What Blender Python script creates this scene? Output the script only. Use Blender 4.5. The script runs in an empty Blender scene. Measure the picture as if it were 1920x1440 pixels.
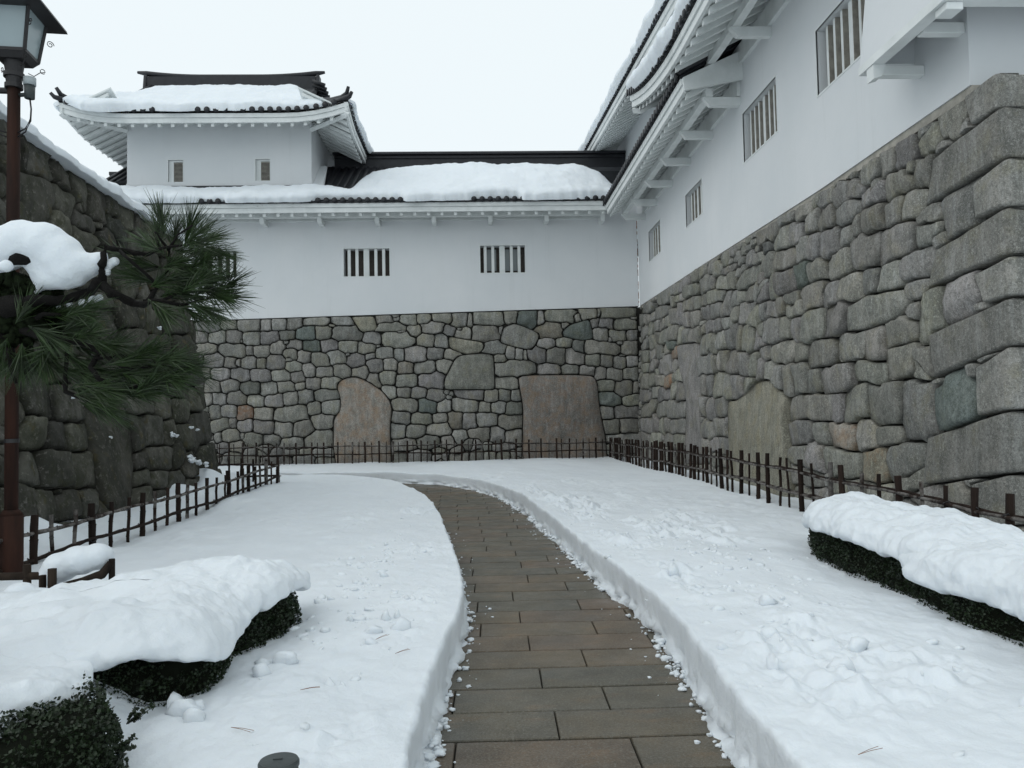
import bpy, bmesh, math, random
import numpy as np
from mathutils import Vector, Matrix

# ------------------------------------------------------------------ camera, sky, sun, exposure
scene = bpy.context.scene
COL = scene.collection
cam_d = bpy.data.cameras.new("camera"); cam = bpy.data.objects.new("camera", cam_d); COL.objects.link(cam)
cam_d.sensor_width = 36.0; cam_d.lens = 28.125; cam_d.clip_start = 0.05; cam_d.clip_end = 3000
R = math.radians
cam.matrix_world = Matrix.Translation((0, 0, 1.55)) @ Matrix.Rotation(-R(2.42), 4, 'Z') @ Matrix.Rotation(R(92.44), 4, 'X') @ Matrix.Rotation(-R(1.15), 4, 'Z')
scene.camera = cam

world = bpy.data.worlds.new("World"); scene.world = world; world.use_nodes = True
wt = world.node_tree; wt.nodes.clear()
sky = wt.nodes.new('ShaderNodeTexSky'); sky.sky_type = 'NISHITA'; sky.sun_disc = False
SUN_EL, SUN_AZ = R(48), R(248)
sky.sun_elevation = SUN_EL; sky.sun_rotation = SUN_AZ
mixs = wt.nodes.new('ShaderNodeMix'); mixs.data_type = 'RGBA'; mixs.inputs[0].default_value = 0.93
mixs.inputs[7].default_value = (8.35, 9.05, 9.3, 1)          # cloud cover, pale and even
bg = wt.nodes.new('ShaderNodeBackground'); bg.inputs[1].default_value = 0.1
wo = wt.nodes.new('ShaderNodeOutputWorld')
wt.links.new(sky.outputs[0], mixs.inputs[6]); wt.links.new(mixs.outputs[2], bg.inputs[0]); wt.links.new(bg.outputs[0], wo.inputs[0])
sl = bpy.data.lights.new("sun", 'SUN'); sl.energy = 0.62; sl.angle = R(55); sl.color = (1, 0.985, 0.96)
sun = bpy.data.objects.new("sun", sl); COL.objects.link(sun)
sd = Vector((math.sin(SUN_AZ) * math.cos(SUN_EL), math.cos(SUN_AZ) * math.cos(SUN_EL), math.sin(SUN_EL)))
sun.rotation_euler = sd.to_track_quat('Z', 'Y').to_euler(); sun.location = (0, 0, 30)
vs = scene.view_settings
vs.view_transform = 'Standard'; vs.look = 'None'; vs.gamma = 1; vs.exposure = 0.14; vs.use_curve_mapping = False
scene.cycles.max_bounces = 6; scene.cycles.use_denoising = True

random.seed(11); rng = np.random.default_rng(11)

# ------------------------------------------------------------------ traced data (metres on the wall faces)
STONES_BACK = """-8.51,4.64,0.44,0.17 -7.83,4.65,0.26,0.15 -7.22,4.64,0.35,0.17 -6.67,4.63,0.18,0.19 -6.26,4.65,0.23,0.17 -5.78,4.66,0.25,0.17 -5.09,4.72,0.42,0.12 -8.73,4.32,0.23,0.19 -8.2,4.26,0.3,0.22 -7.65,4.3,0.25,0.22 -7.12,4.22,0.28,0.22 -6.56,4.24,0.28,0.22 -6,4.3,0.28,0.19,1 -5.42,4.35,0.3,0.2,2 -4.87,4.38,0.26,0.2 -8.53,3.94,0.36,0.19 -7.71,3.86,0.45,0.23 -7.18,3.85,0.11,0.16 -6.79,3.82,0.26,0.2 -6.3,3.92,0.23,0.24 -5.79,4.02,0.24,0.17 -5.25,3.96,0.28,0.2,2 -7.44,4.15,0.04,0.05 -6.04,4.07,0.11,0.06 -5.96,3.71,0.26,0.17 -5.47,3.62,0.23,0.19 -4.95,3.5,0.33,0.21 -8.29,3.55,0.31,0.24 -7.75,3.48,0.25,0.2 -7.19,3.46,0.27,0.23 -6.82,3.44,0.14,0.18 -6.37,3.47,0.3,0.26 -5.8,3.32,0.25,0.16 -5.35,3.19,0.21,0.23 -4.85,3.12,0.29,0.17 -5.98,3.53,0.11,0.07 -7.55,3.47,0.09,0.14 -8.52,3.16,0.17,0.19 -8.09,3.09,0.3,0.21 -7.48,3.09,0.31,0.2 -6.85,3.04,0.32,0.22 -6.2,3.05,0.29,0.2 -5.69,2.98,0.22,0.18 -5.21,2.75,0.22,0.19 -8.32,2.74,0.27,0.23 -7.77,2.71,0.29,0.23 -7.16,2.66,0.32,0.21,1 -6.58,2.6,0.28,0.21 -6.04,2.68,0.26,0.17 -5.62,2.67,0.17,0.13 -9.27,4.65,0.31,0.17 -9.26,4.29,0.31,0.17 -9.22,3.95,0.31,0.17 -8.91,3.59,0.29,0.19 -8.97,3.18,0.26,0.2 -8.9,2.76,0.29,0.2 -8.53,2.32,0.21,0.18 -8.09,2.33,0.23,0.22 -7.56,2.39,0.31,0.25 -6.96,2.25,0.29,0.22 -6.4,2.25,0.29,0.21 -5.89,2.31,0.27,0.22 -5.44,2.35,0.28,0.25 -4.79,2.39,0.42,0.18 -8.22,1.92,0.17,0.22 -7.81,1.94,0.24,0.19 -7.29,1.9,0.27,0.22,3 -6.74,1.86,0.3,0.21 -5.89,1.79,0.54,0.3 -5.19,2,0.2,0.22 -4.62,2,0.29,0.23 -8.04,1.55,0.24,0.21 -7.68,1.57,0.12,0.16 -7.32,1.46,0.26,0.22 -6.73,1.43,0.33,0.22 -6.13,1.38,0.31,0.29 -5.52,1.37,0.33,0.27 -4.89,1.56,0.33,0.22 -8.12,1.11,0.09,0.14 -7.71,1.19,0.28,0.21 -7.36,1.14,0.07,0.1 -7.04,1.04,0.27,0.2 -6.47,1.04,0.28,0.19 -5.86,0.9,0.34,0.17 -5.02,1.02,0.48,0.26 -7.95,0.8,0.15,0.17 -7.53,0.82,0.23,0.16 -6.67,0.72,0.21,0.16 -7.13,0.66,0.22,0.1 -6.76,0.63,0.15,0.1 -6.36,0.61,0.23,0.13 -5.89,0.63,0.25,0.1 -5.43,0.63,0.21,0.11 -4.89,0.58,0.32,0.13 -7.65,0.47,0.2,0.18 -7.11,0.4,0.24,0.13 -5.49,0.34,0.36,0.18 -4.85,0.31,0.28,0.16 -6.33,0.35,0.48,0.17 -7.9,0.43,0.1,0.21 -4.3,4.7,0.36,0.13 -2.96,4.76,0.28,0.12 -2.57,4.8,0.11,0.06 -2.19,4.72,0.27,0.16 -1.68,4.75,0.24,0.15 -1.13,4.77,0.31,0.14 -4.61,4.57,0.1,0.05 -4.14,4.34,0.49,0.23 -2.71,4.53,0.45,0.15 -2.42,4.37,0.14,0.06 -2.02,4.37,0.24,0.19 -1.44,4.5,0.34,0.2 -0.89,4.37,0.19,0.15 -3.33,4.15,0.3,0.19 -2.5,4.14,0.55,0.26 -1.65,4.07,0.27,0.22 -1.18,4.06,0.2,0.21 -4.68,3.96,0.25,0.19 -4.12,3.9,0.3,0.2 -3.53,3.87,0.29,0.2 -3.14,3.9,0.07,0.04 -4.49,3.56,0.31,0.23 -3.87,3.47,0.31,0.2 -3.39,3.59,0.16,0.1 -2.94,3.7,0.27,0.19 -2.49,3.63,0.18,0.23 -1.96,3.63,0.37,0.27 -1.35,3.65,0.28,0.19 -0.81,3.6,0.25,0.17 -4.12,3.66,0.08,0.04 -4.3,3.17,0.3,0.21 -3.69,3.05,0.28,0.22 -3.26,3.28,0.27,0.21 -2.77,3.33,0.22,0.2 -2.28,3.21,0.28,0.2,4 -1.68,3.19,0.35,0.25 -1.05,3.24,0.25,0.23 -4.69,2.78,0.28,0.19 -3.32,2.81,0.24,0.26 -2.84,2.92,0.31,0.23 -2.26,2.82,0.38,0.21 -1.49,2.82,0.43,0.29 -2.81,2.44,0.27,0.22 -2.38,2.42,0.24,0.17 -1.88,2.42,0.25,0.18 -1.39,2.32,0.24,0.19 -2.37,2.02,0.42,0.23 -1.62,1.97,0.31,0.22,2 -1.07,1.95,0.23,0.19 -2.45,1.63,0.3,0.22 -1.81,1.6,0.36,0.2 -1.21,1.6,0.24,0.17 -2.56,1.24,0.26,0.26 -1.99,1.21,0.3,0.22 -1.25,1.23,0.42,0.2 -2.37,0.77,0.41,0.2 -1.61,0.85,0.36,0.21 -2.54,0.35,0.25,0.25 -1.89,0.34,0.4,0.25 -1.21,0.35,0.28,0.28 -0.57,4.71,0.24,0.21 -0.22,4.68,0.08,0.21 0.36,4.71,0.5,0.23 1.08,4.77,0.21,0.19 1.6,4.71,0.33,0.25,2 2.04,4.73,0.11,0.22 2.64,4.79,0.49,0.19 -0.55,4.42,0.11,0.05 -0.44,4.28,0.28,0.19 0.27,4.31,0.46,0.28 0.75,4.35,0.09,0.15 0.57,3.79,0.34,0.21 1.05,3.63,0.15,0.21 1.33,3.58,0.13,0.2 1.53,3.53,0.07,0.2 1.89,3.56,0.29,0.26 0.75,3.42,0.21,0.16 1.19,3.14,0.66,0.28 0.88,2.68,0.34,0.21 3.23,4.71,0.1,0.12 3.62,4.82,0.27,0.17 3.9,4.88,0.05,0.13 4.61,4.87,0.66,0.15 5.09,4.68,0.17,0.05 2.32,4.34,0.42,0.24,4 2.79,4.48,0.12,0.1 3.78,4.56,0.14,0.17 4.16,4.52,0.22,0.16 4.83,4.5,0.43,0.17 3.99,4.18,0.23,0.23 4.5,4.14,0.27,0.19 4.28,4.03,0.05,0.09 5.02,4.13,0.23,0.19 4.56,3.9,0.1,0.06 2.19,3.92,0.26,0.17 2.8,3.93,0.25,0.17 3.26,3.76,0.2,0.23,1 3.94,3.76,0.64,0.21 4.92,3.74,0.33,0.24 3.13,3.47,0.33,0.28 2.51,3.48,0.31,0.24 3.68,3.34,0.25,0.2 4.12,3.31,0.19,0.2 4.52,3.24,0.2,0.18 4.99,3.3,0.25,0.18 4.64,3.48,0.09,0.03 2.26,3.07,0.37,0.2 2.94,3.08,0.3,0.18 3.49,3.04,0.26,0.17 3.93,2.93,0.18,0.18 4.38,2.9,0.27,0.2 4.94,2.9,0.3,0.21 4.1,2.51,0.28,0.21 4.65,2.45,0.3,0.25 5.08,2.44,0.13,0.2 4.19,2.1,0.39,0.22,2 4.88,2.03,0.29,0.17 4.09,1.64,0.23,0.23 4.74,1.68,0.42,0.2 4.2,1.21,0.28,0.23 4.83,1.27,0.34,0.23 4.53,0.82,0.53,0.16 4.32,0.49,0.24,0.17 4.83,0.48,0.27,0.17 4.57,0.11,0.51,0.21 -0.24,2.34,0.38,0.15 0.39,2.26,0.23,0.19 0.84,2.28,0.2,0.19 1.18,2.27,0.14,0.19 -0.4,1.98,0.4,0.19 0.21,1.92,0.19,0.18 0.62,1.9,0.22,0.19 1.12,1.84,0.25,0.22,1 -0.73,1.53,0.24,0.27,4 -0.28,1.47,0.23,0.25 0.26,1.52,0.37,0.22 0.99,1.44,0.37,0.24 -0.6,1.02,0.23,0.21 -0.01,1.08,0.34,0.22 0.57,1.03,0.25,0.24 1.09,0.95,0.28,0.22 -0.98,0.82,0.25,0.19 -0.72,0.58,0.19,0.13 -0.3,0.77,0.2,0.16 -0.13,0.76,0.15,0.17 0.29,0.67,0.13,0.14 0.53,0.63,0.14,0.12 0.92,0.65,0.23,0.1 -1.24,0.5,0.25,0.14 -1.21,0.29,0.24,0.22 -0.67,0.28,0.3,0.22 -0.07,0.29,0.21,0.24 0.33,0.27,0.19,0.23 0.75,0.26,0.23,0.23 1.06,0.29,0.08,0.27"""
BIG_BACK = [([(-4.45, 2.57), (-4.41, 2.8), (-4.18, 2.92), (-3.89, 2.96), (-3.68, 2.89), (-3.41, 2.74), (-3.06, 2.5), (-2.81, 2.2), (-2.73, 1.86), (-2.8, 1.44), (-2.8, 0.98), (-2.77, 0.11), (-4.47, 0.14), (-4.57, 0.75), (-4.56, 1.64), (-4.35, 1.89), (-4.33, 2.23), (-4.39, 2.52)], 5), ([(-1.08, 2.5), (-1.06, 2.84), (-0.93, 3.05), (-0.75, 3.43), (-0.58, 3.58), (-0.31, 3.61), (0.2, 3.63), (0.5, 3.58), (0.51, 2.9), (0.52, 2.47)], 0), ([(1.27, 2.84), (1.4, 2.88), (1.76, 2.9), (3.04, 2.89), (3.68, 2.84), (3.8, 2.58), (3.81, 2.24), (3.84, 1.9), (3.88, 1.62), (3.93, 1.3), (4.0, 0.94), (4.03, 0.46), (4.02, -0.05), (1.31, 0.01), (1.37, 0.73), (1.4, 1.36), (1.41, 1.67), (1.4, 1.99), (1.34, 2.37)], 5), ([(-4.0, 4.87), (-3.27, 4.88), (-3.17, 4.43), (-3.65, 4.37), (-3.73, 4.44)], 4), ([(-0.93, 4.2), (-0.72, 4.15), (0.21, 3.97), (0.2, 3.8), (0.07, 3.65), (-0.41, 3.62), (-0.9, 3.82)], 4), ([(0.83, 4.45), (1.16, 4.58), (1.52, 4.46), (2.0, 4.22), (1.87, 3.9), (1.71, 3.71), (1.25, 3.8), (0.72, 3.98)], 0), ([(2.73, 4.31), (2.97, 4.5), (3.6, 4.67), (3.68, 4.34), (3.71, 4.04), (3.33, 4.0), (2.73, 4.14)], 2)]
STONES_RIGHT = """24.02,4.81,0.96,0.14 22.15,4.81,0.82,0.19 22.32,4.49,1,0.19 20.75,4.82,0.5,0.14 19.72,4.8,0.42,0.15 18.79,4.8,0.44,0.13 18.1,4.81,0.28,0.14 17.56,4.78,0.26,0.12 17.01,4.65,0.27,0.15 20.96,4.56,0.29,0.16 19.91,4.53,0.33,0.12 19.09,4.58,0.55,0.16 17.93,4.55,0.43,0.2 17.35,4.45,0.15,0.15 16.68,4.35,0.56,0.16 15.99,4.27,0.17,0.16 15,4.12,0.61,0.15 16.18,4.52,0.49,0.08 24.77,4.54,0.36,0.17 24.17,4.46,0.29,0.16 23.41,4.47,0.32,0.14 19.39,4.25,0.44,0.17 18.6,4.15,0.35,0.14 17.97,4.13,0.22,0.14 17.25,4.11,0.3,0.15 16.76,4.06,0.33,0.11 16.3,3.82,0.29,0.21 15.77,3.83,0.27,0.16 15.36,3.85,0.2,0.13 14.86,3.79,0.26,0.13 14.25,3.75,0.28,0.21 24.66,4.15,0.46,0.23 23.78,4.17,0.38,0.2 22.87,4.11,0.44,0.17 22.11,4.06,0.37,0.17 21.55,4.1,0.35,0.15 20.87,4.16,0.33,0.2 20.24,4.18,0.34,0.22 19.57,3.89,0.32,0.18 18.72,3.82,0.53,0.18 18.07,3.59,0.16,0.09 17.81,3.83,0.35,0.15 17.05,3.77,0.37,0.17 15.77,3.56,0.27,0.15 15.09,3.52,0.35,0.18 14.57,3.35,0.32,0.17 14.08,3.36,0.17,0.17 24.55,3.76,0.55,0.19 23.58,3.69,0.46,0.18 22.69,3.78,0.47,0.15 21.86,3.77,0.36,0.17 20.94,3.74,0.44,0.16 20.22,3.56,0.34,0.19 19.56,3.5,0.32,0.18 18.88,3.46,0.36,0.19 18.41,3.44,0.23,0.16 18.02,3.49,0.19,0.12 17.49,3.5,0.28,0.13 16.99,3.46,0.32,0.13 16.29,3.43,0.31,0.12 21.07,3.4,0.3,0.11,2 20.71,3.16,0.39,0.16,3 21.53,3.37,0.31,0.13 18.01,3.12,0.27,0.23 17.54,3.17,0.21,0.15 17.18,3.09,0.2,0.2 16.7,3.09,0.33,0.2 16.07,3.11,0.39,0.23 15.56,3.03,0.14,0.2 15.01,2.95,0.34,0.24 14.35,2.91,0.28,0.17 24.53,3.39,0.5,0.17 23.56,3.33,0.46,0.16 22.59,3.37,0.43,0.17 17.8,2.68,0.43,0.23 17.27,2.67,0.2,0.2 16.84,2.69,0.21,0.2 16.42,2.67,0.2,0.21 15.89,2.55,0.28,0.22 15.24,2.52,0.29,0.22 14.6,2.44,0.32,0.22 18,2.21,0.22,0.24 17.63,2.19,0.23,0.24 16.89,2.16,0.48,0.24 16.14,2.09,0.26,0.23 15.59,2.08,0.29,0.22 14.9,2.1,0.41,0.13 17.47,1.66,0.38,0.25 16.69,1.69,0.42,0.18 18.04,1.71,0.19,0.21 17.88,1.23,0.21,0.2 17.41,1.22,0.25,0.18 16.78,1.27,0.38,0.18 16.31,1.27,0.2,0.18 17.87,0.88,0.32,0.12 17.06,0.88,0.29,0.14 16.49,0.9,0.27,0.15 24.51,3,0.45,0.14 23.37,3.02,0.46,0.14 21.84,2.88,0.64,0.2 20.7,2.84,0.43,0.17 20,2.53,0.43,0.15 20.06,2.12,0.47,0.24 20.82,2.19,0.29,0.19 24.5,2.6,0.4,0.19 23.54,2.6,0.46,0.16 22.4,2.54,0.5,0.15 21.58,2.43,0.35,0.16,3 24.28,2.14,0.49,0.16 23.08,2.19,0.53,0.16 21.82,2.13,0.56,0.15 23.91,1.77,0.95,0.2 22.21,1.66,0.66,0.19 20.4,1.67,0.7,0.21 21.33,1.7,0.19,0.2 24.16,1.25,0.63,0.2 23.04,1.3,0.44,0.21 21.63,1.27,0.43,0.2 20.39,1.26,0.69,0.17 22.27,1.26,0.33,0.21 24.24,0.8,0.59,0.18 23.03,0.83,0.53,0.17 21.24,0.86,0.6,0.18 20.23,0.87,0.44,0.17 24.42,0.35,0.6,0.2 22.93,0.38,0.61,0.19 21.39,0.45,0.61,0.18 20.29,0.47,0.48,0.17 17.87,0.61,0.32,0.12 17.05,0.56,0.34,0.13 16.4,0.57,0.27,0.12 13.9,4.75,0.48,0.19 13.14,4.8,0.31,0.09 12.4,4.74,0.32,0.13 11.89,4.8,0.19,0.08 11.51,4.73,0.18,0.15 11.02,4.61,0.21,0.15 10.61,4.59,0.17,0.12 10.1,4.36,0.31,0.1 9.51,4.32,0.31,0.13 14.02,4.53,0.2,0.13,1 13.26,4.49,0.36,0.18 12.65,4.46,0.2,0.17 12.12,4.5,0.27,0.15 11.52,4.43,0.3,0.17 10.86,4.31,0.27,0.14 10.15,4.06,0.28,0.19 10.62,4.05,0.1,0.16 9.67,4.01,0.22,0.17 9.18,3.96,0.25,0.15 13.88,4.16,0.28,0.19 13.15,4.15,0.47,0.17 12.36,4.11,0.28,0.18 11.96,4.1,0.18,0.19 11.37,3.99,0.3,0.21 10.91,4,0.2,0.15 14.29,3.96,0.18,0.13 14.2,3.71,0.27,0.19 13.67,3.76,0.19,0.22 13.11,3.74,0.39,0.18 12.47,3.74,0.23,0.19,2 11.9,3.69,0.32,0.16 11.12,3.64,0.4,0.18 10.4,3.68,0.37,0.23 9.57,3.61,0.44,0.2 12.1,3.34,0.43,0.19 11.41,3.27,0.3,0.17 10.79,3.25,0.29,0.18 10.21,3.25,0.22,0.15 9.71,3.24,0.3,0.16 9.06,3.24,0.32,0.15 9.14,2.96,0.25,0.1 12.83,3.38,0.22,0.15 13.75,3.36,0.26,0.14 13.3,3.32,0.24,0.14 12.87,3.26,0.23,0.13 12.47,3.23,0.18,0.14 10.14,2.83,0.75,0.18 11.27,2.88,0.4,0.21 12.04,2.89,0.39,0.23 12.65,2.89,0.27,0.2 13.14,2.95,0.18,0.19 13.72,2.98,0.38,0.22 14.28,2.97,0.18,0.18 9.22,2.72,0.14,0.12 14.06,2.62,0.29,0.13 13.27,2.56,0.5,0.19 12.47,2.51,0.25,0.14 11.73,2.43,0.5,0.21 10.8,2.42,0.4,0.2 10.14,2.4,0.26,0.2 9.53,2.49,0.35,0.2 9.47,2.15,0.37,0.19 9,2.03,0.17,0.17 14.28,2.37,0.18,0.24 13.88,2.31,0.22,0.16 13.46,2.18,0.22,0.24 13.02,2.08,0.23,0.25 12.54,2.09,0.27,0.23 12,2.03,0.23,0.18 11.25,2.02,0.49,0.2 10.3,2.06,0.46,0.15 12.15,1.61,0.83,0.19 11.18,1.6,0.13,0.2 10.67,1.64,0.36,0.24 9.85,1.66,0.49,0.27 12.45,1.24,0.45,0.2 11.72,1.21,0.22,0.18 11.11,1.2,0.39,0.19,6 10.4,1.24,0.32,0.2 9.78,1.24,0.33,0.14 12.51,0.87,0.26,0.13 11.97,0.9,0.27,0.21 11.1,0.84,0.61,0.2 10.16,0.85,0.28,0.19,6 9.43,0.93,0.38,0.23 12.69,0.52,0.25,0.16 12.07,0.53,0.3,0.14 11.08,0.5,0.28,0.12 10.62,0.51,0.18,0.11 10.07,0.49,0.32,0.15 9.23,0.69,0.29,0.17 12.49,0.26,0.42,0.13 11.82,0.3,0.31,0.12 14.06,0.07,0.53,0.16 13.22,0.1,0.39,0.13 10.68,0.29,0.31,0.1 9.97,0.25,0.34,0.09 9.23,0.38,0.27,0.11 12.49,0.01,0.52,0.11 14.07,-0.23,0.66,0.12 11.52,0.09,0.42,0.1 9.11,1.58,0.34,0.36 8.38,1.59,0.41,0.27,2 8.02,1.93,0.09,0.07 8.64,1.88,0.1,0.03 9.01,0.57,0.42,0.13 8.35,0.63,0.19,0.15 8.54,0.34,0.33,0.12 9.39,0.31,0.37,0.1 8.37,4.68,0.23,0.16 8.8,4.6,0.23,0.14 8.52,4.43,0.1,0.07 9.35,4.68,0.24,0.17 9.75,4.66,0.18,0.14 10.27,4.73,0.29,0.14 8.91,4.28,0.17,0.18 9.17,4.41,0.1,0.06 8.25,3.66,0.29,0.29 8.8,3.72,0.23,0.12 8.83,3.57,0.26,0.14 8.59,3.43,0.1,0.09 8.8,2.58,0.29,0.32 8.27,2.72,0.28,0.27 7.94,2.59,0.1,0.05 8.96,2.11,0.18,0.2"""
BIG_RIGHT = [([(16.24, 1.81), (15.69, 1.81), (15.15, 1.93), (14.7, 2.08), (14.28, 2.14), (13.87, 2.12), (13.49, 1.96), (13.02, 1.78), (13.04, 1.45), (12.93, 1.06), (12.82, 0.03), (16.05, -0.32), (16.16, 0.74), (16.24, 1.29)], 4), ([(20.24, 3.32), (19.65, 3.31), (18.76, 3.25), (18.48, 3.18), (18.33, 2.56), (18.32, 1.94), (18.27, 1.49), (18.09, 1.03), (18.03, 0.42), (19.75, 0.33), (19.66, 1.32), (19.53, 2.15), (19.59, 2.78), (20.23, 2.83)], 0)]
STONES_LEFT = """10.77,5.51,0.1,0.2 10.74,5.16,0.15,0.19 10.62,4.72,0.12,0.19 11.59,5.38,0.38,0.28 11.18,5.38,0.08,0.29 11.42,4.81,0.43,0.34 12.37,5.35,0.23,0.22 11.99,5.35,0.16,0.15 12.73,5.28,0.25,0.33 12.2,4.92,0.32,0.24 13.33,5.18,0.39,0.3 12.07,4.59,0.32,0.18 12.8,4.77,0.32,0.17 12.73,4.52,0.36,0.17 13.63,4.73,0.41,0.18 13.95,4.96,0.34,0.27,1 13.97,5.31,0.25,0.19 14.51,5.33,0.32,0.22 15.05,5.26,0.32,0.25 15.54,5.21,0.32,0.26 12.67,4.95,0.12,0.08 13.3,4.84,0.19,0.08 10.54,4.31,0.15,0.19 10.94,4.81,0.1,0.25 13.02,3.51,0.5,0.14 13.83,3.46,0.57,0.26 13.02,3.25,0.55,0.27 14.36,3.49,0.22,0.2 14.93,3.44,0.42,0.26 15.68,3.89,0.4,0.22 16.21,3.65,0.64,0.34 13.92,3.02,0.53,0.19 15.1,3.08,0.62,0.18 16.35,3.18,0.58,0.28 14.94,2.7,0.74,0.2 16.38,2.64,0.6,0.25 12.19,3.35,0.4,0.23 12.01,2.83,0.43,0.2 12.91,2.73,0.46,0.2 11.24,2.75,0.35,0.23 10.66,2.96,0.34,0.24 10.44,2.45,0.36,0.23 11.18,2.32,0.41,0.22 12.09,2.38,0.45,0.18 13.17,2.4,0.53,0.18 14.02,2.22,0.6,0.19 15.59,2.18,0.68,0.18 10.35,3.43,0.34,0.21 11.1,3.38,0.33,0.29 10.65,4.01,0.36,0.28 10.62,1.96,0.41,0.3 11.32,1.93,0.47,0.3 10.36,1.5,0.27,0.22 10.89,1.43,0.27,0.18 11.46,1.44,0.32,0.2 10.09,1.06,0.23,0.21 10.7,1.02,0.36,0.24 11.43,0.98,0.38,0.24 9.8,1.89,0.13,0.32 9.67,1.46,0.13,0.11 9.56,1.12,0.13,0.21 9.42,0.7,0.13,0.18 10.29,0.61,0.28,0.19 9.87,0.62,0.17,0.22 10.89,0.55,0.31,0.17 11.45,0.51,0.27,0.18 10.7,0.71,0.08,0.03 13.84,1.92,0.7,0.18 14.73,1.91,0.43,0.22 15.55,1.87,0.41,0.31 16.35,2.02,0.38,0.25 16.77,2.08,0.32,0.22 16.51,1.45,0.59,0.4 13.47,1.43,0.26,0.28 14.11,1.48,0.4,0.28 14.79,1.42,0.38,0.24 15.56,1.36,0.42,0.25 13.41,0.96,0.37,0.15 14.23,1.01,0.53,0.2 15.03,1.03,0.33,0.24 15.45,0.81,0.42,0.22 16.73,0.9,0.58,0.32 13.29,0.71,0.31,0.15 13.9,0.62,0.4,0.13 14.59,0.57,0.44,0.14 13.25,0.43,0.36,0.14 13.91,0.32,0.4,0.13 16.26,0.28,0.56,0.25 15.31,0.31,0.49,0.19 10.01,0.19,0.33,0.15 9.46,0.23,0.21,0.14 10.81,0.19,0.31,0.13 11.52,0.13,0.32,0.14 12.23,0.11,0.45,0.11 13.2,0.12,0.52,0.12 14.35,0.12,0.62,0.13 15.47,-0,0.58,0.16"""
BIG_LEFT = [([(11.81, 1.89), (12.11, 1.82), (12.51, 1.75), (12.9, 1.69), (13.22, 1.62), (13.32, 1.45), (13.17, 1.04), (12.89, 0.49), (12.45, 0.23), (12.03, 0.28), (11.82, 0.43), (11.77, 0.74), (11.84, 1.32), (11.84, 1.63)], 0)]
CORNER = [[(8.12, 4.85), (8.0, 4.5), (7.66, 4.89), (7.57, 4.53)], [(8.73, 4.37), (8.88, 3.88), (7.57, 4.52), (7.49, 4.0)], [(7.95, 3.86), (7.95, 3.5), (7.49, 3.98), (7.45, 3.51)], [(8.65, 3.33), (8.84, 2.92), (7.45, 3.5), (7.5, 3.04)], [(7.96, 2.93), (7.81, 2.61), (7.48, 3.01), (7.36, 2.63)], [(8.79, 2.39), (8.74, 1.91), (7.42, 2.61), (7.46, 2.16)], [(7.95, 1.98), (7.93, 1.48), (7.46, 2.14), (7.47, 1.54)], [(8.9, 1.23), (8.96, 0.7), (7.48, 1.52), (7.51, 0.93)], [(8.06, 0.78), (8.07, 0.36), (7.51, 0.91), (7.5, 0.43)]]
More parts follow.
